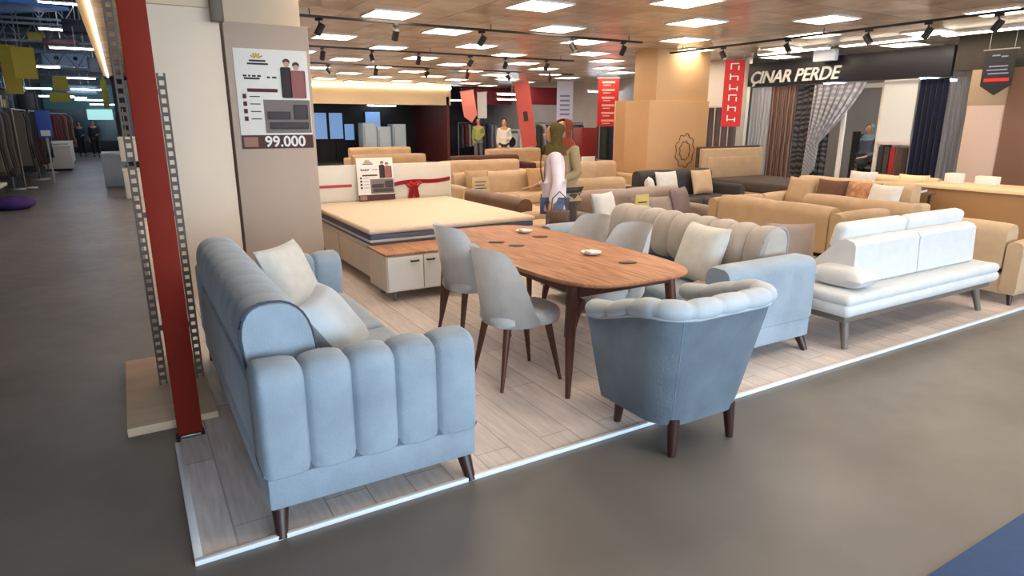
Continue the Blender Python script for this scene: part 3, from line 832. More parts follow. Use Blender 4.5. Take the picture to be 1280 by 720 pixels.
sofa('beige_sofa', 'beige sofa to the right of the women, in front of the wardrobe panels', P3(7.7, 10.0), 0, 1.9, .85, BEIGE, back_h=.88, arm_h=.64, nseat=3)
sofa('beige_sofa', 'pale beige sofa in the row behind the price card sofa', P3(6.6, 12.2), 0, 2.2, .85, BEIGE, back_h=.84)
sofa('dark_brown_sofa', 'dark brown sofa in the far middle row', P3(8.0, 14.6), 0, 2.3, .85, mat('dark brown fabric', (76, 42, 32), .8, .1, 8), back_h=.80)
sofa('sand_sofa', 'sand coloured sofa beyond the bed headboard, left of the dark brown sofa', P3(5.35, 14.4), 0, 2.1, .85, BEIGE2, back_h=.9)
sofa('beige_sofa', 'beige sofa far back before the electronics shop', P3(6.6, 18.6), 0, 2.2, .85, BEIGE, back_h=.9)
sofa('beige_sofa', 'beige sofa far back, right of the white shirted man', P3(10.3, 17.0), 0, 2.2, .85, BEIGE, back_h=.85)
sofa('cream_sofa', 'cream sofa in front of the navy curtain and white blind', P3(10.35, 5.85), R(-90), 1.7, .85, mat('cream sofa fabric', (222, 196, 158), .85, .05, 8), back_h=.8)
sofa('grey_armchair', 'small dark grey armchair below the patterned curtains', P3(10.95, 9.42), R(-60), .8, .75, mat('mid grey fabric', (104, 98, 96), .85, .08, 8), back_h=.92, arm_h=.7, nseat=1, cat='armchair')
sofa('beige_sofa', 'beige sofa at the far left of the middle rows behind the pillar', P3(3.0, 11.0), 0, 1.9, .85, BEIGE2, back_h=.84)
# ottoman by the woman's legs
t = thing('ottoman', 'low beige ottoman between the bed and the women', 'ottoman', P3(4.28, 6.68))
MB().box(-.3, .3, -.24, .24, .12, .42, .05, 4).build('padded_seat', BEIGE, t)
for sx in (-1, 1):
    for sy in (-1, 1): leg_mb(sx * .22, sy * .17, .13).build('leg', DARKLEG, t)
# upholstered headboard bed
t = thing('tan_bed', 'tan upholstered bed with tall headboard in front of the curtains', 'bed', (0, 0, PZ))
hb = MB().box(9.36, 11.05, 8.72, 8.84, .1, 1.14, .03, 3).build('headboard', BEIGE2, t)
MB().box(9.34, 11.07, 8.84, 8.90, .1, 1.17, .006).build('headboard_frame', mat('dark headboard frame', (64, 42, 30), .5), hb)
MB().box(9.45, 10.96, 8.69, 8.73, .5, .98, .025, 3).build('headboard_pad', BEIGE2, hb)
MB().box(9.42, 11.0, 6.90, 8.72, .1, .42, .02).build('bed_base', BEIGE2, t)
MB().box(9.46, 10.96, 6.94, 8.70, .42, .60, .05, 4).build('mattress', mat('dark bed cover', (70, 60, 56), .85, .1, 6), t)
# cushions on background sofas
def stand(loc, rz, m, label, w=.46, h=.42, grp=None, lean=-15, cat='cushion'): return cushion('cushion', w, h, .15, m, loc, (R(lean), 0, R(rz)), label, grp, cat)
BRC = mat('brown cushion fabric', (96, 62, 44), .85, .1, 20); PATC = mat('patterned cushion fabric', (170, 120, 84), .85, .45, 16)
stand((8.38, 5.95, .46), -90, BEIGE2, 'tan cushion first from the left on the middle right beige sofa')
stand((8.38, 5.48, .46), -90, BRC, 'dark brown cushion in the middle of the beige cushion sofa')
stand((8.38, 5.02, .46), -90, PATC, 'brown and tan patterned cushion on the beige cushion sofa')
stand((8.30, 4.70, .46), -100, CREAMC, 'pinkish cream cushion at the right end of the beige cushion sofa')
stand((7.55, 7.72, .46), 0, CREAMC, 'cream cushion standing left of centre on the charcoal sofa')
stand((8.35, 7.72, .46), 0, BEIGE, 'beige cushion standing right of centre on the charcoal sofa')
stand((7.18, 7.70, .46), 45, CREAMC, 'small pale cushion tilted on the left end of the charcoal sofa', .36, .34)
stand((5.62, 5.90, .46), -8, MAUVE, 'long mauve cushion lying on the mauve grey sofa', .75, .3)
stand((5.98, 5.84, .46), 20, mat('dark mauve fabric', (118, 100, 94), .85, .08, 8), 'dark mauve cushion at the right end of the mauve grey sofa', .42, .40)
stand((4.78, 5.86, .46), 15, CREAMC, 'pale cushion at the left end of the mauve grey sofa', .4, .40)
stand((5.05, 9.6, .46), 0, BEIGE2, 'sand cushion on the left of the price card sofa')
stand((6.25, 9.6, .46), 10, TAN, 'tan cushion on the right of the price card sofa')
stand((7.2, 9.95, .46), 0, TAN, 'tan cushion on the sofa right of the women')
stand((10.28, 6.2, .46), -90, CREAMC, 'pale cushion on the left of the cream sofa under the curtains')
stand((10.28, 5.4, .46), -90, mat('yellow cream cushion', (226, 204, 160), .85), 'yellowish cushion on the right of the cream sofa under the curtains')
# price cards
def card(x, y, z, rz, label, m=PAPER, h=.28, w=.2):
    t = thing('price_card', label, 'price card', (x, y, z), rz)
    MB().grid(lambda u, v: Vector(((u - .5) * w, -.05 * (1 - v), h * v)), 1, 1, .003).build('front_leaf', m, t)
    MB().grid(lambda u, v: Vector(((u - .5) * w, .05 * (1 - v), h * v)), 1, 1, .003).build('back_leaf', m, t)
    mb = MB()
    for k in range(4): mb.box(-.38 * w, (.2 + .1 * (k % 2)) * w, -.05 * (1 - (.25 + .16 * k)) - .006, -.05 * (1 - (.25 + .16 * k)) - .003, (.25 + .16 * k) * h, (.29 + .16 * k) * h)
    mb.build('printed_lines', INK, t)
card(4.95, 9.36, .457, 0, 'cream folded price card standing on the beige sofa behind the headboard', mat('cream card', (234, 216, 178), .8), .32, .3)
card(5.2, 5.75, .457, 0, 'white and yellow price card standing on the mauve grey sofa', mat('yellowish card', (232, 218, 140), .8), .36, .2)
cushion('cushion', .45, .42, .14, mat('cream yellow cushion', (232, 216, 182), .85), (5.75, 4.9, .8), (R(0), 0, R(80)), 'x') if False else None

# counter at right
t = thing('service_counter', 'long tan service counter with pale top in front of the pinkish panel', 'counter', P3(0, 0))
MB().box(9.65, 10.5, 3.35, 4.95, .06, .74, .006).build('counter_body', mat('tan counter board', (150, 110, 68), .6, .04, 3), t)
MB().box(9.60, 10.55, 3.30, 5.0, .74, .78, .006).build('countertop', mat('pale beech top', (226, 196, 152), .5), t)
MB().box(9.72, 10.45, 3.4, 4.9, 0, .06).build('plinth', DARK, t)
t = thing('white_drawer_unit', 'white drawer unit beside the counter at the right edge', 'drawer unit', P3(9.9, 2.85))
MB().box(-.3, .3, -.4, .4, .25, .76, .008).build('cabinet_body', WHITE, t); MB().box(-.28, .28, -.38, .38, 0, .25).build('plinth', DARK, t)
for z in (.30, .53): MB().box(-.315, -.3, -.38, .38, z, z + .2, .004).build('drawer', WHITE, t)
CT = .78 + PZ
for (x, y, w_, d_, h_, m, lab) in ((10.2, 4.75, .16, .2, .14, WHITE, 'white box on the left end of the service counter'), (10.25, 4.35, .14, .26, .12, PAPER, 'low white paper box beside the white box on the counter')):
    o = MB().box(-w_ / 2, w_ / 2, -d_ / 2, d_ / 2, 0, h_, .006).build('small_box', m); o.location = (x, y, CT); tag(o, lab, 'box', 'boxes on the service counter')
t = thing('sample_table', 'low dark table holding fabric sample books behind the curved tan sofa', 'table', P3(9.3, 5.1))
MB().box(-.25, .25, -.45, .45, .66, .69, .005).build('tabletop', BROWNF, t)
for sx in (-1, 1):
    for sy in (-1, 1): MB().tube([(sx * .2, sy * .4, 0), (sx * .2, sy * .4, .66)], .02, 8).build('leg', DARKLEG, t)
for k, (c_, y, lab) in enumerate(((( 64, 40, 36), 4.55, 'dark brown sample book on the low table'), ((170, 26, 28), 4.25, 'red sample book in the middle of the low table'), ((52, 50, 54), 3.98, 'charcoal sample book on the low table'))):
    b_ = thing('sample_book', lab, 'sample book', (9.27, y + .8, .69 + PZ), R(10 * k - 8), 'fabric sample books on the low table')
    MB().box(-.15, .15, -.11, .11, 0, .012, .003).build('cover', mat('book cover %d' % k, c_, .6), b_); MB().box(-.145, .145, -.105, .105, .012, .045).build('pages', PAPER, b_); MB().box(-.15, .15, -.11, .11, .045, .057, .003).build('cover', mat('book cover %d' % k, c_, .6), b_)

# ------------------------------------------------------------------ hanging banners
def banner(label, x, y, z1, w, h, m, rz, marks=None, mm=None, point=False, x_tilt=0):
    t = thing('hanging_banner', label, 'banner', (x, y, z1), rz); t.rotation_euler = (0, x_tilt, rz)
    if point: pts = [(-w / 2, 0, 0), (w / 2, 0, 0), (w / 2, 0, -h * .78), (0, 0, -h), (-w / 2, 0, -h * .78)]
    else: pts = [(-w / 2, 0, 0), (w / 2, 0, 0), (w / 2, 0, -h), (-w / 2, 0, -h)]
    MB().poly(pts, (0, .012, 0)).build('banner_cloth', m, t)
    MB().tube([(-w / 2 - .03, .006, .008), (w / 2 + .03, .006, .008)], .012, 8).build('hanging_rod', STEEL, t)
    for sx in (-1, 1): MB().tube([(sx * w * .4, .006, .01), (sx * w * .4, .006, CEIL - z1)], .004, 6).build('hanging_wire', STEEL, t)
    if marks:
        mb = MB()
        for a, b, c_, d in marks: mb.box((a - .5) * w, (b - .5) * w, -.006, 0, -d * h, -c_ * h)
        mb.build('banner_marks', mm or WHITE, t)
    return t
RED1 = mat('bright red banner', (190, 34, 30), .7); PALER = mat('pale red banner', (196, 112, 98), .7); REDD = mat('dull red banner', (176, 74, 64), .7)
vm = []
for k in range(6):
    z = .05 + .155 * k
    vm += [(.28, .34, z, z + .09), (.34, .7, z + .03 * (k % 3), z + .014 + .03 * (k % 3)), (.66, .72, z + .035, z + .10)]
banner('red vertical banner with white outline lettering left of the shop sign', 9.6, 8.36, 2.72, .34, 1.16, RED1, R(-45), vm, PAPER)
vm2 = []
for k in range(6): vm2 += [(.2, .8, .06 + .16 * k, .10 + .16 * k), (.25, .6, .13 + .16 * k, .15 + .16 * k)]
banner('red banner with pale lines of lettering above the wardrobe panel', 11.2, 13.9, 2.75, .55, 1.22, RED1, R(-35), vm2, mat('pale pink ink', (226, 170, 160), .7))
banner('dull red banner with dark stain of print left of the women', 9.6, 15.7, 2.7, .42, 1.75, REDD, R(-30), [(.35, .65, .45, .6)], INK, x_tilt=R(-8))
banner('pale red pointed banner hanging at the far left of the hall', 11.2, 22.2, 2.75, .5, 1.15, PALER, R(-30), x_tilt=R(-9), point=True)
banner('off white narrow banner beside the pale red pointed banner', 11.9, 22.3, 2.72, .36, .95, mat('off white banner', (196, 190, 188), .7), R(-30))
banner('pale blue white banner with small blue print above the women', 11.0, 15.6, 2.75, .46, 1.05, mat('pale blue banner', (170, 174, 196), .7), R(-30), [(.2, .8, .35 + .12 * k, .40 + .12 * k) for k in range(5)], mat('blue ink', (96, 106, 150), .7))
banner('black pennant with red chevron and small print at the far right', 11.6, 5.06, 2.70, .42, .66, BLACK, R(-90), [(.1, .9, .62, .69)], RED1, point=True)
mb = MB()
for z, a, b in ((.10, .25, .5), (.13, .55, .75), (.34, .2, .8), (.42, .15, .8), (.5, .2, .85)): mb.box((a - .5) * .42, (b - .5) * .42, -.006, 0, -(z + .03) * .66, -z * .66)
t = [o for o in COL.objects if o.get('label', '').startswith('black pennant')][0]
mb.build('banner_print', mat('grey blue ink', (120, 124, 150), .7), t)

# ------------------------------------------------------------------ far shops at the back
t = thing('shop_bulkhead', 'cream lit bulkhead above the dark electronics shop at the back', 'bulkhead', (0, 24.2, 0))
MB().box(5.4, 11.5, 0, .15, 2.28, CEIL + .05, .004).build('bulkhead_board', mat('cream bulkhead', (236, 210, 168), .6), t)
MB().box(5.4, 11.5, -.06, 0, CEIL - .12, CEIL - .02).build('cove_light', emat('cove glow', (255, 232, 190), 5), t)
struct(MB().box(5.0, 11.4, 27.6, 27.75, 0, 2.3).build('wall_electronics', BLACK))
struct(MB().box(11.3, 11.42, 24.2, 27.7, 0, 2.6).build('partition_electronics', mat('red brown partition', (96, 38, 34), .6)))
SCR = emat('blue lit screen', (120, 156, 205), .7)
for k, (x, z0, z1, w_) in enumerate(((7.05, .95, 2.0, .62), (7.75, .95, 2.0, .55), (8.3, .9, 1.55, .4), (9.35, 1.3, 2.05, .65))):
    t = thing('wall_screen', ['large pale blue lit screen at the left of the electronics shop', 'second pale blue lit screen, right next to the large one', 'short pale blue lit screen beside the white refrigerators', 'pale blue lit screen high up above the refrigerators'][k], 'screen', (x, 27.5, 0))
    MB().box(-w_ / 2 - .03, w_ / 2 + .03, 0, .06, z0 - .03, z1 + .03, .006).build('bezel', BLACK, t); MB().box(-w_ / 2, w_ / 2, -.01, 0, z0, z1).build('screen', SCR, t)
    MB().box(-.04, .04, .02, .05, 0, z0 - .03).build('stand', BLACK, t)
for k, (x, h_) in enumerate(((8.55, 1.6), (9.15, 1.45), (9.8, 1.55))):
    t = thing('refrigerator', ['pale blue white refrigerator, left one in the electronics shop', 'pale refrigerator in the middle of three in the electronics shop', 'pale blue white refrigerator, right one in the electronics shop'][k], 'refrigerator', (x, 25.6, 0), 0, 'refrigerators in the electronics shop')
    MB().box(-.28, .28, 0, .6, .03, h_, .012).build('body', mat('fridge white', (196, 214, 226), .35), t)
    for a, b in ((.06, h_ * .38), (h_ * .4, h_ - .01)):
        d = MB().box(-.275, .275, -.03, 0, a, b, .008).build('door', MATS['fridge white'], t); MB().box(-.24, -.22, -.055, -.03, a + .1, b - .1).build('handle', STEEL, d)
    MB().box(-.25, .25, .05, .55, 0, .03).build('plinth', BLACK, t)
t = thing('shop_sign', 'long dark red fascia of the far shop behind the banners', 'sign', (0, 24.5, 0))
MB().box(12.2, 14.5, 0, .1, 2.35, CEIL, .004).build('sign_board', mat('maroon fascia', (132, 34, 44), .6), t)
t = thing('shop_sign', 'dark red fascia panel of the far middle shop left of the banner', 'sign', (0, 20.4, 0))
MB().box(12.4, 14.4, 0, .1, 2.25, 2.85, .004).build('sign_board', MATS['maroon fascia'], t)
cols_ = [(70, 70, 78), (120, 40, 40), (150, 150, 156), (50, 60, 90), (90, 76, 66), (40, 44, 40), (168, 160, 150)]
def rack(label, x, y, rz, L, h, n, pal, z_item=1.0):
    t = thing('garment_rack', label, 'clothes rack', (x, y, 0), rz)
    for s in (0, 1):
        MB().tube([(s * L, 0, .06), (s * L, 0, h)], .02, 8).build('upright', STEEL, t); MB().box(s * L - .02, s * L + .02, -.25, .25, 0, .06, .008).build('foot', STEEL, t)
    MB().tube([(0, 0, h), (L, 0, h)], .018, 8).build('rail', STEEL, t)
    for k in range(n):
        xk = L * (k + .6) / (n + .2); c_ = random.choice(pal); ll = z_item * random.uniform(.8, 1.1); ww = .2 * random.uniform(.9, 1.1)
        mb = MB(); th = .045
        mb.ring_loft([[(xk - th * a, -b, h - .05 - zz) for a, b in ((1, ww * q), (-1, ww * q), (-1, -ww * q), (1, -ww * q))] for zz, q in ((0, .18), (.06, .85), (.2, 1.0), (ll * .6, .9), (ll, 1.1))])
        mb.build('garment', mat('garment %d %d %d' % c_, c_, .85), t)
    return t
rack('clothes rack far back, left of the dull red banner', 12.2, 25.0, 0, 1.8, 1.6, 10, cols_)
rack('clothes rack far back behind the two women', 12.2, 19.0, 0, 2.0, 1.6, 11, cols_)
rack('clothes rack far back near the red cabinet', 12.6, 16.0, R(20), 1.7, 1.6, 9, cols_)

# ------------------------------------------------------------------ left mall aisle
t = thing('storefront', 'bright teal lit storefront at the end of the left aisle', 'storefront', (0, 43.3, 0))
MB().box(-3.4, 1.0, 0, .2, 2.3, 3.6, .01).build('fascia', mat('teal fascia', (120, 170, 176), .6), t)
MB().box(-1.5, -.3, -.05, 0, 1.75, 2.3).build('lit_sign', emat('cool sign glow', (170, 224, 224), .9), t)
MB().box(-3.4, 1.0, .0, .2, 0, .6, .01).build('stall_riser', DARK, t)
MB().box(-3.3, .9, .05, .1, .6, 2.3).build('shop_glass', mat('dark teal glass', (60, 92, 100), .15), t)
GP = [(44, 38, 34), (30, 30, 36), (66, 60, 56), (76, 42, 36), (96, 90, 84), (36, 42, 60), (54, 52, 44)]
for k, (x, y, lab) in enumerate(((-2.75, 13.2, 'nearest left clothes rack with dark garments'), (-2.45, 17.2, 'second clothes rack along the left aisle'), (-2.25, 20.2, 'third clothes rack along the left aisle'), (-2.2, 23.2, 'fourth clothes rack along the left aisle'))):
    rack(lab + ' in the mall', x, y, R(90), 2.7, 1.95, 16, GP, 1.4)
# tall shelving of mixed goods behind the racks
def shelf_unit(label, x, y, L, h, rz, seed):
    rnd = random.Random(seed)
    t = thing('shelving_unit', label, 'shelving', (x, y, 0), rz)
    for q in (0, L / 2, L): MB().box(q - .025, q + .025, -.25, .25, 0, h, .004).build('upright', mat('grey blue steel', (92, 100, 112), .5), t)
    z = .35
    zs = []
    while z < h - .1:
        MB().box(0, L, -.25, .25, z, z + .03, .004).build('shelf_board', mat('dark shelf board', (66, 62, 62), .6), t); zs.append(z + .03); z += .55
    return t, zs
gc = [((200, 200, 198), 'white'), ((60, 84, 150), 'blue'), ((46, 46, 52), 'black'), ((150, 120, 86), 'brown'), ((170, 160, 60), 'yellow'), ((120, 44, 40), 'red'), ((110, 130, 140), 'slate grey'), ((176, 190, 200), 'pale blue')]
for u, (x, y, L, h) in enumerate(((-3.6, 14.5, 2.6, 2.9), (-3.2, 18.5, 2.6, 3.0), (-2.95, 22.5, 2.6, 3.0), (-2.95, 26.4, 2.6, 2.8))):
    un = ['nearest', 'second', 'third', 'farthest'][u]
    t, zs = shelf_unit(un + ' tall grey shelving unit left of the mall aisle', x, y, L, h, R(90), u)
    rnd = random.Random(40 + u)
    for r_, z in enumerate(zs[1:]):
        for q in range(4):
            c_, cn = gc[(u * 3 + r_ * 5 + q * 3 + q * q) % len(gc)]
            w_ = rnd.uniform(.36, .52); hh = rnd.uniform(.22, .4); dd = .2
            px = .36 + .62 * q
            M = Matrix.Rotation(R(90), 4, 'Z')
            pos = Vector((x, y, z)) + M @ Vector((px, -.02, 0))
            mb = MB().box(-w_ / 2, w_ / 2, -dd, dd, 0, hh * .86, .012).box(-w_ / 2 - .006, w_ / 2 + .006, -dd - .006, dd + .006, hh * .86, hh, .006)
            o = mb.build('goods_box', mat('goods ' + cn, c_, .6, .15, 6)); o.location = pos; o.rotation_euler = (0, 0, R(90))
            tag(o, '%s lidded box, %s board up on %s left shelving unit, %s from near end' % (cn, ['second', 'third', 'fourth', 'fifth', 'sixth'][r_], un, ['first', 'second', 'third', 'fourth'][q]), 'box', 'lidded boxes on the left mall shelving')
t = thing('blue_poster', 'blue and white poster on the clothes racks left of the aisle', 'poster', (-1.78, 22.0, 1.22), R(0))
MB().box(-.18, .16, 0, .02, 0, .72, .004).build('sheet', mat('blue print', (56, 84, 176), .6), t); MB().box(-.12, .1, -.005, 0, .05, .2).build('white_block', WHITE, t)
MB().box(-.02, .02, .02, .06, -1.22, .7).build('pole', STEEL, t)
for k, (x, y, w_, d_, h_, lab) in enumerate(((-2.0, 27.6, .8, 1.0, .8, 'nearer white storage bin left of the aisle'), (-2.2, 29.6, .9, 1.2, .85, 'middle white storage bin left of the aisle'), (-2.2, 32.2, .8, 1.2, .85, 'farthest white storage bin left of the aisle'))):
    t = thing('sale_bin', lab, 'bin', (x, y, 0), 0, 'white sale bins left of the aisle')
    MB().box(-w_ / 2, w_ / 2, -d_ / 2, d_ / 2, .08, h_, .02).build('bin_body', WHITE, t); MB().box(-w_ / 2 - .02, w_ / 2 + .02, -d_ / 2 - .02, d_ / 2 + .02, h_, h_ + .04, .01).build('rim', WHITE, t); MB().box(-w_ / 2 + .05, w_ / 2 - .05, -d_ / 2 + .05, d_ / 2 - .05, 0, .08).build('plinth', DARK, t)
rack('rust and brown clothes rack beyond the white sale bins', -2.6, 34.0, R(80), 3.0, 2.0, 12, [(120, 56, 48), (60, 40, 40), (150, 110, 96), (90, 50, 46)], 1.4)
o = MB().ball((0, 0, .12), (.36, .3, .14), 3).build('floor_bag', mat('purple cloth', (66, 40, 110), .8, .2, 6, bump=.6, bscale=8)); o.location = (-1.98, 15.6, 0); tag(o, 'purple cloth bag lying on the floor of the left aisle', 'bag')
t = thing('low_shelf', 'low white display shelf at the far left behind the purple bag', 'shelf', (-2.45, 16.4, 0))
MB().box(-.5, .28, -.4, .4, .38, .44, .006).build('shelf_board', WHITE, t); MB().box(-.45, .23, -.35, .35, 0, .38).build('plinth', DARK, t)
for k, (x, y, z0, w_, d_, h_, lab) in enumerate(((.26, 17.0, 0, .7, 1.0, .66, 'wide white cabinet at the right side of the left aisle'), (.28, 17.1, .66, .56, .8, .14, 'dark block filling the gap above the wide white cabinet'), (.24, 17.0, .80, .66, .8, .52, 'white box on top of the wide white cabinet'), (-.16, 20.6, 0, .75, 1.6, .85, 'pale blue freezer chest behind the white cabinet'))):  # second entry is a dark block filling the gap between cabinet and box
    m = (WHITE, DARK, WHITE, mat('pale freezer', (178, 194, 206), .4))[k]
    t = thing(('white_cabinet', 'gap_block', 'storage_box', 'chest_freezer')[k], lab, ('cabinet', 'gap_block', 'box', 'freezer')[k], (x, y, z0))
    MB().box(-w_ / 2, w_ / 2, -d_ / 2, d_ / 2, .0, h_ * .9, .012).build('body', m, t); MB().box(-w_ / 2 - .012, w_ / 2 + .012, -d_ / 2 - .012, d_ / 2 + .012, h_ * .9, h_, .008).build('lid', m, t)
rack('clothes rack with black garments at the right side of the left aisle', .1, 23.0, R(90), 2.6, 2.0, 12, [(30, 30, 34), (50, 52, 60), (80, 86, 96)], 1.4)
t, zs = shelf_unit('grey shelving unit behind the display stand at the right of the left aisle', .45, 18.4, 2.4, 2.6, R(90), 9)
# overhead things
o = MB().box(-1.5, 1.5, -1.6, 1.6, -.05, .05, .01).build('blue_canopy', mat('blue canopy', (44, 112, 200), .6)); o.location = (-2.75, 21.7, 4.42); o.rotation_euler = (R(5), R(-4), R(-20)); tag(o, 'blue canopy panel under the mall roof at the top left', 'canopy')
YEL = mat('yellow banner', (164, 146, 40), .7)
def flag(x, y, z1, w_, h_, lab):
    t = thing('yellow_banner', lab, 'banner', (x, y, z1), R(10)); MB().box(-w_ / 2, w_ / 2, 0, .01, -h_, 0).build('banner_cloth', YEL, t); MB().tube([(0, 0, 0), (0, 0, 6.4 - z1)], .01, 6).build('hanging_wire', STEEL, t)
flag(-1.98, 22.0, 3.55, .5, .8, 'big yellow banner hanging at the upper left of the aisle')
flag(-2.42, 23.2, 3.7, .4, 1.3, 'yellow banner at the left frame edge')
flag(-1.55, 27, 3.1, .42, .45, 'wide yellow banner over the middle of the left aisle')
flag(-.36, 30, 3.2, .2, 1.05, 'narrow yellow banner near the far end of the left aisle')
flag(-1.9, 31.6, 2.75, .7, .35, 'small yellow banner low over the clothes racks')
flag(-1.9, 25.9, 4.35, .45, .3, 'small yellow banner high near the blue canopy')
t = thing('duct_unit', 'pale blue ventilation box with two dark openings under the mall roof', 'duct', (-1.28, 28.1, 3.52), R(0))
MB().box(-.75, .63, 0, .7, 0, .45, .03).build('duct_body', mat('pale blue metal', (160, 188, 224), .5), t)
for x in (-.33, .22): MB().tube([(x, -.01, .26), (x, .02, .26)], [.07, .07], 14).build('opening', BLACK, t)
MB().box(-.65, -.61, .3, .34, .45, 2.88).build('hanger', STEEL, t); MB().box(.5, .54, .3, .34, .45, 2.88).build('hanger', STEEL, t)
TRM = mat('grey painted steel', (112, 120, 132), .5)
for k, (y, z) in enumerate(((22.6, 4.95), (24.2, 4.5), (25.4, 4.0), (27.2, 3.35), (30.5, 4.2), (34, 3.5), (38, 3.4))):
    t = thing('roof_truss', 'grey steel roof truss across the left mall, ' + ['first', 'second', 'third', 'fourth', 'fifth', 'sixth', 'farthest'][k] + ' from the front', 'truss', (0, y, z))
    mb = MB().box(-9, -.4, -.04, .04, 0, .07).box(-9, -.4, -.04, .04, .5, .57)
    for q in range(14):
        a = -9 + 8.6 * q / 14; mb.tube([(a, 0, .04), (a + .31, 0, .52), (a + .61, 0, .04)], .022, 6)
    mb.build('truss_bars', TRM, t)
    MB().box(-5.02, -4.98, -.02, .02, .57, 6.4 - z).build('hanger', STEEL, t)
# dark hanging goods between the trusses
for k, (x, y, z, w_, h_, c_, lab) in enumerate(((-.75, 23.9, 4.15, .7, .4, (40, 36, 44), 'black hanging box above the ventilation box'), (-2.45, 26.0, 1.75, .5, .8, (26, 26, 30), 'dark hanging screen high over the clothes racks'), (-1.25, 25.0, 3.9, .9, .2, (70, 34, 40), 'dark red hanging box near the ceiling edge'), (-.5, 26.4, 3.2, .35, .5, (90, 96, 108), 'grey hanging box right of the ventilation box'), (-1.2, 33, 2.75, 1.1, .35, (150, 176, 196), 'pale hanging sign board deep in the aisle'))):
    t = thing('hanging_box', lab, 'hanging box', (x, y, z))
    MB().box(-w_ / 2, w_ / 2, -.12, .12, 0, h_, .02).build('box_body', mat('hanging goods %d' % k, c_, .6), t); MB().box(-.012, .012, -.012, .012, h_, 6.4 - z).build('hanger', STEEL, t)
    MB().box(-w_ / 2 + .05, w_ / 2 - .05, -.13, -.12, .05, h_ - .05, .003).build('front_panel', mat('hanging front %d' % k, tuple(min(255, int(v * 1.3)) for v in c_), .4), t)
COOL = emat('cool tube glow', (225, 236, 255), 22)
tp = None
for (x, y, z) in ((-1.0, 13.5, 4.75), (-.95, 23.8, 4.95), (-1.0, 17.5, 4.7), (-1.05, 24.0, 4.25), (-.85, 23.7, 3.72), (-1.95, 24, 3.2), (-2.9, 20.2, 3.35), (-1.2, 29.5, 3.2), (-2.6, 29.4, 2.8), (-.9, 32, 2.9), (-2.2, 34.6, 2.7), (-1.0, 36, 2.6), (-1.9, 39.5, 2.8), (-.6, 40.5, 2.5), (-5.5, 17, 4.5), (-5.5, 25, 4.2), (-4.0, 9, 4.6), (-4.0, 4, 4.6), (-1.8, 1, 4.6), (-1.8, 7, 4.6), (-4.5, -2, 4.6)):  # front tubes out of view are added to brighten the left mall
    if tp is None:
        tp = thing('tube_light', 'white fluorescent tube light hanging in the left mall aisle', 'tube light', (x, y, z), 0, 'fluorescent tubes in the left mall aisle')
        MB().box(-.65, .65, -.05, .05, .02, .06, .005).build('housing', WHITE, tp); MB().tube([(-.62, 0, 0), (.62, 0, 0)], .022, 8).build('tube', COOL, tp); MB().box(-.01, .01, -.01, .01, .06, .6).build('hanger', STEEL, tp)
    else: dup(tp, (x, y, z))

for (x, y, z) in ((12.6, 26.5, 2.55), (13.6, 23.0, 2.5), (12.4, 20.9, 2.6), (13.9, 17.5, 2.6), (12.9, 8.4, 2.4), (13.0, 6.6, 2.4), (12.9, 14.0, 2.5), (9.6, 27.0, 2.3)):
    c_ = dup(tp, (x, y, z), None, 'white fluorescent tube light in the shops at the back and right', 'fluorescent tubes in the far shops')
for k, (x, y, c_, lab) in enumerate(((12.6, 21.6, (206, 210, 216), 'white washing machine, left one of the far right shop'), (13.3, 21.6, (206, 210, 216), 'white washing machine, middle one of the far right shop'), (14.0, 21.6, (206, 210, 216), 'white washing machine, right one of the far right shop'))):
    t = thing('washing_machine', lab, 'washing machine', (x, y, .0), 0, 'washing machines in the far shop')
    MB().box(-.3, .3, -.3, .3, .5, 1.35, .015).build('body', mat('appliance white', c_, .4), t); MB().tube([(0, -.31, .9), (0, -.295, .9)], [.19, .19], 20).build('porthole', BLACK, t); MB().box(-.28, .28, -.305, -.295, 1.22, 1.32).build('control_panel', STEEL, t); MB().box(-.3, .3, -.3, .3, 0, .5, .01).build('plinth', DARK, t)

# ------------------------------------------------------------------ people
SKIN = mat('skin', (196, 142, 112), .6, .05, 20)
def skin_mesh(name, verts, edges, radii, m, parent=None, root=0, sub=2):
    me = bpy.data.meshes.new(name); me.from_pydata([tuple(v) for v in verts], edges, [])
    o = bpy.data.objects.new(name, me); COL.objects.link(o)
    md = o.modifiers.new('Skin', 'SKIN'); md.use_smooth_shade = True
    for i, r in enumerate(radii):
        sv = me.skin_vertices[0].data[i]
        sv.radius = r if isinstance(r, tuple) else (r, r)
        sv.use_root = (i == root)
    ss = o.modifiers.new('Sub', 'SUBSURF'); ss.levels = sub; ss.render_levels = sub
    bpy.context.view_layer.update()
    dg = bpy.context.evaluated_depsgraph_get()
    me2 = bpy.data.meshes.new_from_object(o.evaluated_get(dg))
    o.modifiers.clear(); o.data = me2; bpy.data.meshes.remove(me)
    me2.materials.clear(); me2.materials.append(m)
    for p in me2.polygons: p.use_smooth = True
    if parent: o.parent = parent
    return o
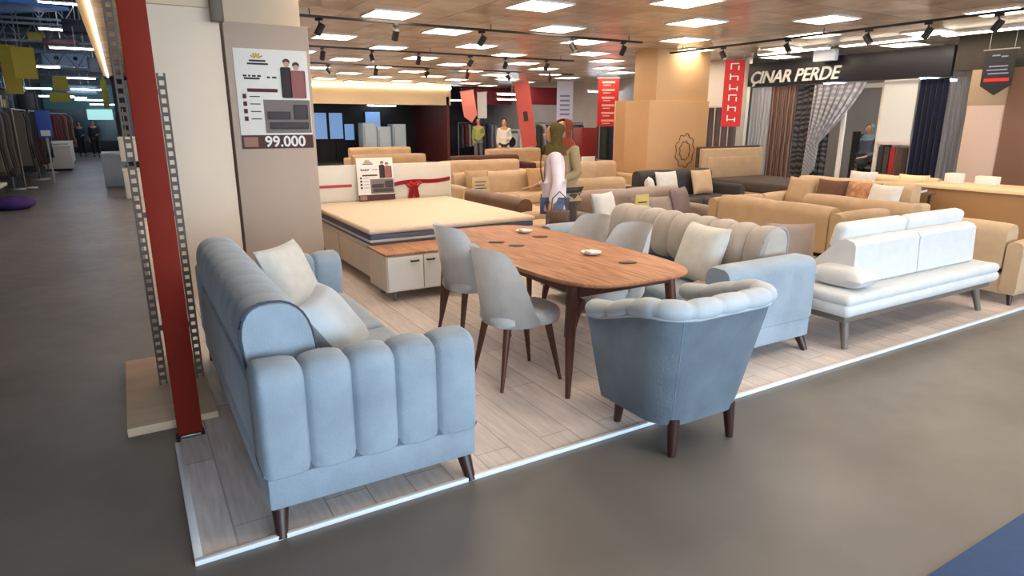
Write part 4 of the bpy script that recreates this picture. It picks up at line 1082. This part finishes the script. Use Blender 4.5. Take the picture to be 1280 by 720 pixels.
def person(label, loc, rz, h, top_m, leg_m, scarf_m=None, hair_m=None, armL='bent', armR='down', fine=True, hem=.06, tail=False, shoe_m=None):
    """stands facing local +y; metres scaled from a 1.65 m figure"""
    k = h / 1.65
    t = thing('person', label, 'person', loc, rz)
    V = []; E = []; Rr = []
    def add(p, r, par=None):
        V.append(Vector(p) * k); Rr.append(tuple(q * k for q in r) if isinstance(r, tuple) else r * k)
        if par is not None: E.append((par, len(V) - 1))
        return len(V) - 1
    pel = add((0, 0, .92), (.14, .10)); wa = add((0, .01, 1.05), (.125, .09), pel); chs = add((0, .01, 1.22), (.145, .10), wa); sh = add((0, 0, 1.35), (.11, .075), chs)
    ne = add((0, .01, 1.43), .05, sh); hd = add((0, .025, 1.5), (.07, .085), ne); hd2 = add((0, .02, 1.58), (.07, .088), hd); add((0, .012, 1.635), (.045, .055), hd2)
    legs = []
    for s in (-1, 1):
        hp = add((s * .09, 0, .84), .085, pel); kn = add((s * .095, .02 * s, .47), .055, hp); an = add((s * .10, .03 * s - .01, .09), .035, kn); ft = add((s * .11, .03 * s + .09, .04), .034, an); add((s * .115, .03 * s + .15, .03), .024, ft); legs.append((hp, kn, an))
    arms = []
    for s, mode in ((-1, armL), (1, armR)):
        so = add((s * .155, 0, 1.33), .052, sh)
        if mode == 'down': el = add((s * .20, -.03, 1.06), .038, so); wr = add((s * .20, .04, .83), .026, el); d = Vector((0, .03, -1)).normalized()
        else: el = add((s * .20, -.02, 1.07), .038, so); wr = add((s * .12, .20, 1.00), .026, el); d = Vector((-s * .3, 1, -.1)).normalized()
        pm = add(tuple(V[wr] / k + d * .06), (.034, .018), wr)
        side = Vector((1, 0, 0)) if abs(d.x) < .7 else Vector((0, 1, 0))
        if fine:
            for q, L in ((-1.5, .06), (-.5, .075), (.5, .07), (1.5, .055)):
                b = add(tuple(V[pm] / k + d * .03 + side * q * .017), .0085, pm); c_ = add(tuple(V[b] / k + d * L * .55 + Vector((0, .006, -.004))), .008, b); add(tuple(V[c_] / k + d * L * .45 + Vector((0, .012, -.012))), .0065, c_)
            th = add(tuple(V[wr] / k + d * .03 + side * (-s) * .03 + Vector((0, .015, 0))), .011, wr); add(tuple(V[th] / k + d * .045 + Vector((0, .015, 0))), .009, th)
        arms.append((so, el, wr))
    body = skin_mesh('body', V, E, Rr, SKIN, t)
    # face details
    f = MB(); f.ball((0, .112 * k, 1.53 * k), (.012 * k, .018 * k, .02 * k), 2); f.build('nose', SKIN, body)
    f = MB()
    for s in (-1, 1): f.ball((s * .028 * k, .098 * k, 1.555 * k), (.011 * k, .006 * k, .006 * k), 1)
    f.build('eyes', mat('eye dark', (40, 28, 24), .3), body)
    MB().ball((0, .10 * k, 1.485 * k), (.022 * k, .008 * k, .007 * k), 1).build('mouth', mat('lips', (160, 84, 78), .5), body)
    f = MB()
    for s in (-1, 1): f.ball((s * .078 * k, .012 * k, 1.54 * k), (.01 * k, .018 * k, .03 * k), 1)
    f.build('ears', SKIN, body)
    # clothes
    tv = [V[pel] + Vector((0, 0, -hem * k)), V[pel], V[wa], V[chs], V[sh]]; te = [(0, 1), (1, 2), (2, 3), (3, 4)]; tr = [(.178 * k, .135 * k), (.175 * k, .132 * k), (.145 * k, .11 * k), (.165 * k, .12 * k), (.125 * k, .09 * k)]
    for so, el, wr in arms:
        b = len(tv); tv += [V[so], V[el], V[el].lerp(V[wr], .88)]; te += [(4, b), (b, b + 1), (b + 1, b + 2)]; tr += [.068 * k, .056 * k, .045 * k]
    skin_mesh('top', tv, te, tr, top_m, t, 1)
    lv = [V[pel] + Vector((0, 0, -.02 * k))]; le = []; lr = [(.15 * k, .112 * k)]
    for hp, kn, an in legs:
        b = len(lv); lv += [V[hp], V[kn], V[an] + Vector((0, 0, .03 * k))]; le += [(0, b), (b, b + 1), (b + 1, b + 2)]
        lr += [.098 * k, .078 * k, .066 * k]
    skin_mesh('trousers', lv, le, lr, leg_m, t, 0)
    for s, (hp, kn, an) in zip((-1, 1), legs):
        a = V[an]; MB().ball((a.x + .008 * s, a.y + .07 * k, .045 * k), (.05 * k, .13 * k, .045 * k), 2).build('shoe', shoe_m or DARK, t)
    if scarf_m:
        # head scarf: hood around the head open at the face, and a drape over the shoulders
        def hood(u, v):
            a = R(-116) + R(232) * u   # angle measured from the back
            zz = v
            if v < .55:
                q = v / .55; e = q * PI / 2
                r = math.sin(e) ** .8; z = 1.585 + .072 * math.cos(e)
                rx, ry = .092 * r, .112 * r
            else:
                q = (v - .55) / .45; z = 1.585 - .20 * q
                rx = .092 - .012 * math.sin(q * PI) + .012 * q; ry = .112 - .03 * math.sin(q * PI) - .01 * q
            return Vector((rx * math.sin(a), -ry * math.cos(a) + .015, z)) * k
        MB().grid(hood, 30, 20, -.012 * k).build('head_scarf', scarf_m, t, ang=80)
        def drape(u, v):
            a = 2 * PI * u; r = .07 + .085 * v ** .8
            return Vector((r * 1.12 * math.sin(a), -r * .85 * math.cos(a) + .01, 1.455 - .05 * v - .07 * v ** 2.2 + .006 * math.sin(7 * a))) * k
        MB().grid(drape, 36, 8, .012 * k).build('scarf_drape', scarf_m, t, ang=80)
        if tail: MB().grid(lambda u, v: Vector(((u - .5) * (.13 + .03 * v) - .02, .12 + .03 * math.sin(PI * v) + .006 * math.sin(9 * u), 1.42 - .36 * v)) * k, 8, 10, .012 * k).build('scarf_tail', scarf_m, t, ang=80)
    else:
        def hair(u, v):
            a = R(-115) + R(230) * u; e = v * R(100)
            return Vector((.088 * math.sin(e) * math.sin(a), -.105 * math.sin(e) * math.cos(a) + .012, 1.565 + .095 * math.cos(e))) * k
        MB().grid(hair, 24, 12, -.014 * k).build('hair', hair_m or DARK, t, ang=80)
    return t
LEFTWARD = R(55.5)
person('woman in olive head scarf, white top and blue jeans looking left behind the table', P3(3.72, 5.42), LEFTWARD, 1.62, mat('white pink blouse', (226, 206, 204), .8, .06, 10), mat('blue grey jeans', (104, 116, 140), .85, .1, 10), mat('olive scarf', (112, 92, 44), .85, .1, 8), armL='down', armR='bent', hem=.16, tail=True)
person('person in beige jacket with rust red head scarf standing right behind the woman', P3(4.24, 6.0), LEFTWARD + R(40), 1.66, mat('beige jacket', (150, 128, 92), .85, .08, 8), mat('dark trousers', (66, 58, 54), .85), mat('rust scarf', (156, 70, 48), .85, .1, 8), armL='bent')
HB = thing('handbag', 'small dark brown handbag hanging at the hip of the woman in white', 'handbag', (3.60, 5.16, .66), LEFTWARD)
MB().box(-.035, .035, -.10, .10, 0, .15, .02, 3).build('bag_body', BROWNF, HB)
MB().tube([(0, -.08, .14), (0, -.07, .26), (0, 0, .33), (0, .07, .26), (0, .08, .14)], .007, 6).build('strap', BROWNF, HB)
person('man in white shirt far back in front of the dark shops', (10.9, 18.9, PZ), R(150), 1.72, WHITE, DARK, None, DARK)
person('person with pale cap of hair and lime vest far back under the pale banner', (12.2, 23.2, PZ), R(150), 1.75, mat('lime vest', (168, 176, 92), .8), mat('grey work trousers', (110, 112, 118), .8), None, mat('white hair', (214, 212, 208), .7))
person('person in light blue head scarf inside the dark curtain shop', (12.75, 7.6, 0), R(80), 1.6, mat('grey blue coat', (84, 96, 112), .8), DARK, mat('light blue scarf', (150, 186, 204), .8))
person('person in black walking at the far end of the left aisle, right one', (-1.15, 37.5, 0), R(180), 1.7, DARK, BLACK, None, BLACK)
person('person in dark teal clothes at the far end of the left aisle, left one', (-1.75, 38.2, 0), R(180), 1.65, mat('dark teal cloth', (40, 66, 74), .8), BLACK, None, BLACK)

# ------------------------------------------------------------------ world, camera, view
w = bpy.data.worlds.new('world'); S.world = w; w.use_nodes = True
bg = w.node_tree.nodes['Background']; bg.inputs['Color'].default_value = (.80, .88, 1.0, 1); bg.inputs['Strength'].default_value = .5
al = bpy.data.lights.new('entrance_daylight', 'AREA'); al.shape = 'RECTANGLE'; al.size = 9; al.size_y = 2.6; al.energy = 1000; al.color = (.60, .80, 1.0)
ao = bpy.data.objects.new('entrance_daylight', al); COL.objects.link(ao); ao.location = (3.5, -5.7, 1.7); ao.rotation_euler = (R(90), 0, R(180) + PI)

F = 800.0
T = math.atan(208 / F); YAW = math.atan(490 / (F / math.cos(T)))
cam = bpy.data.cameras.new('camera'); co = bpy.data.objects.new('camera', cam); COL.objects.link(co)
cam.sensor_width = 36; cam.lens = 36 * F / 1280; cam.clip_end = 200
co.location = (0, 0, 1.65); co.rotation_euler = (PI / 2 - T, 0, -YAW)
S.camera = co
S.view_settings.view_transform = 'Standard'; S.view_settings.look = 'None'; S.view_settings.gamma = 1; S.view_settings.use_curve_mapping = False
S.view_settings.exposure = 0.0
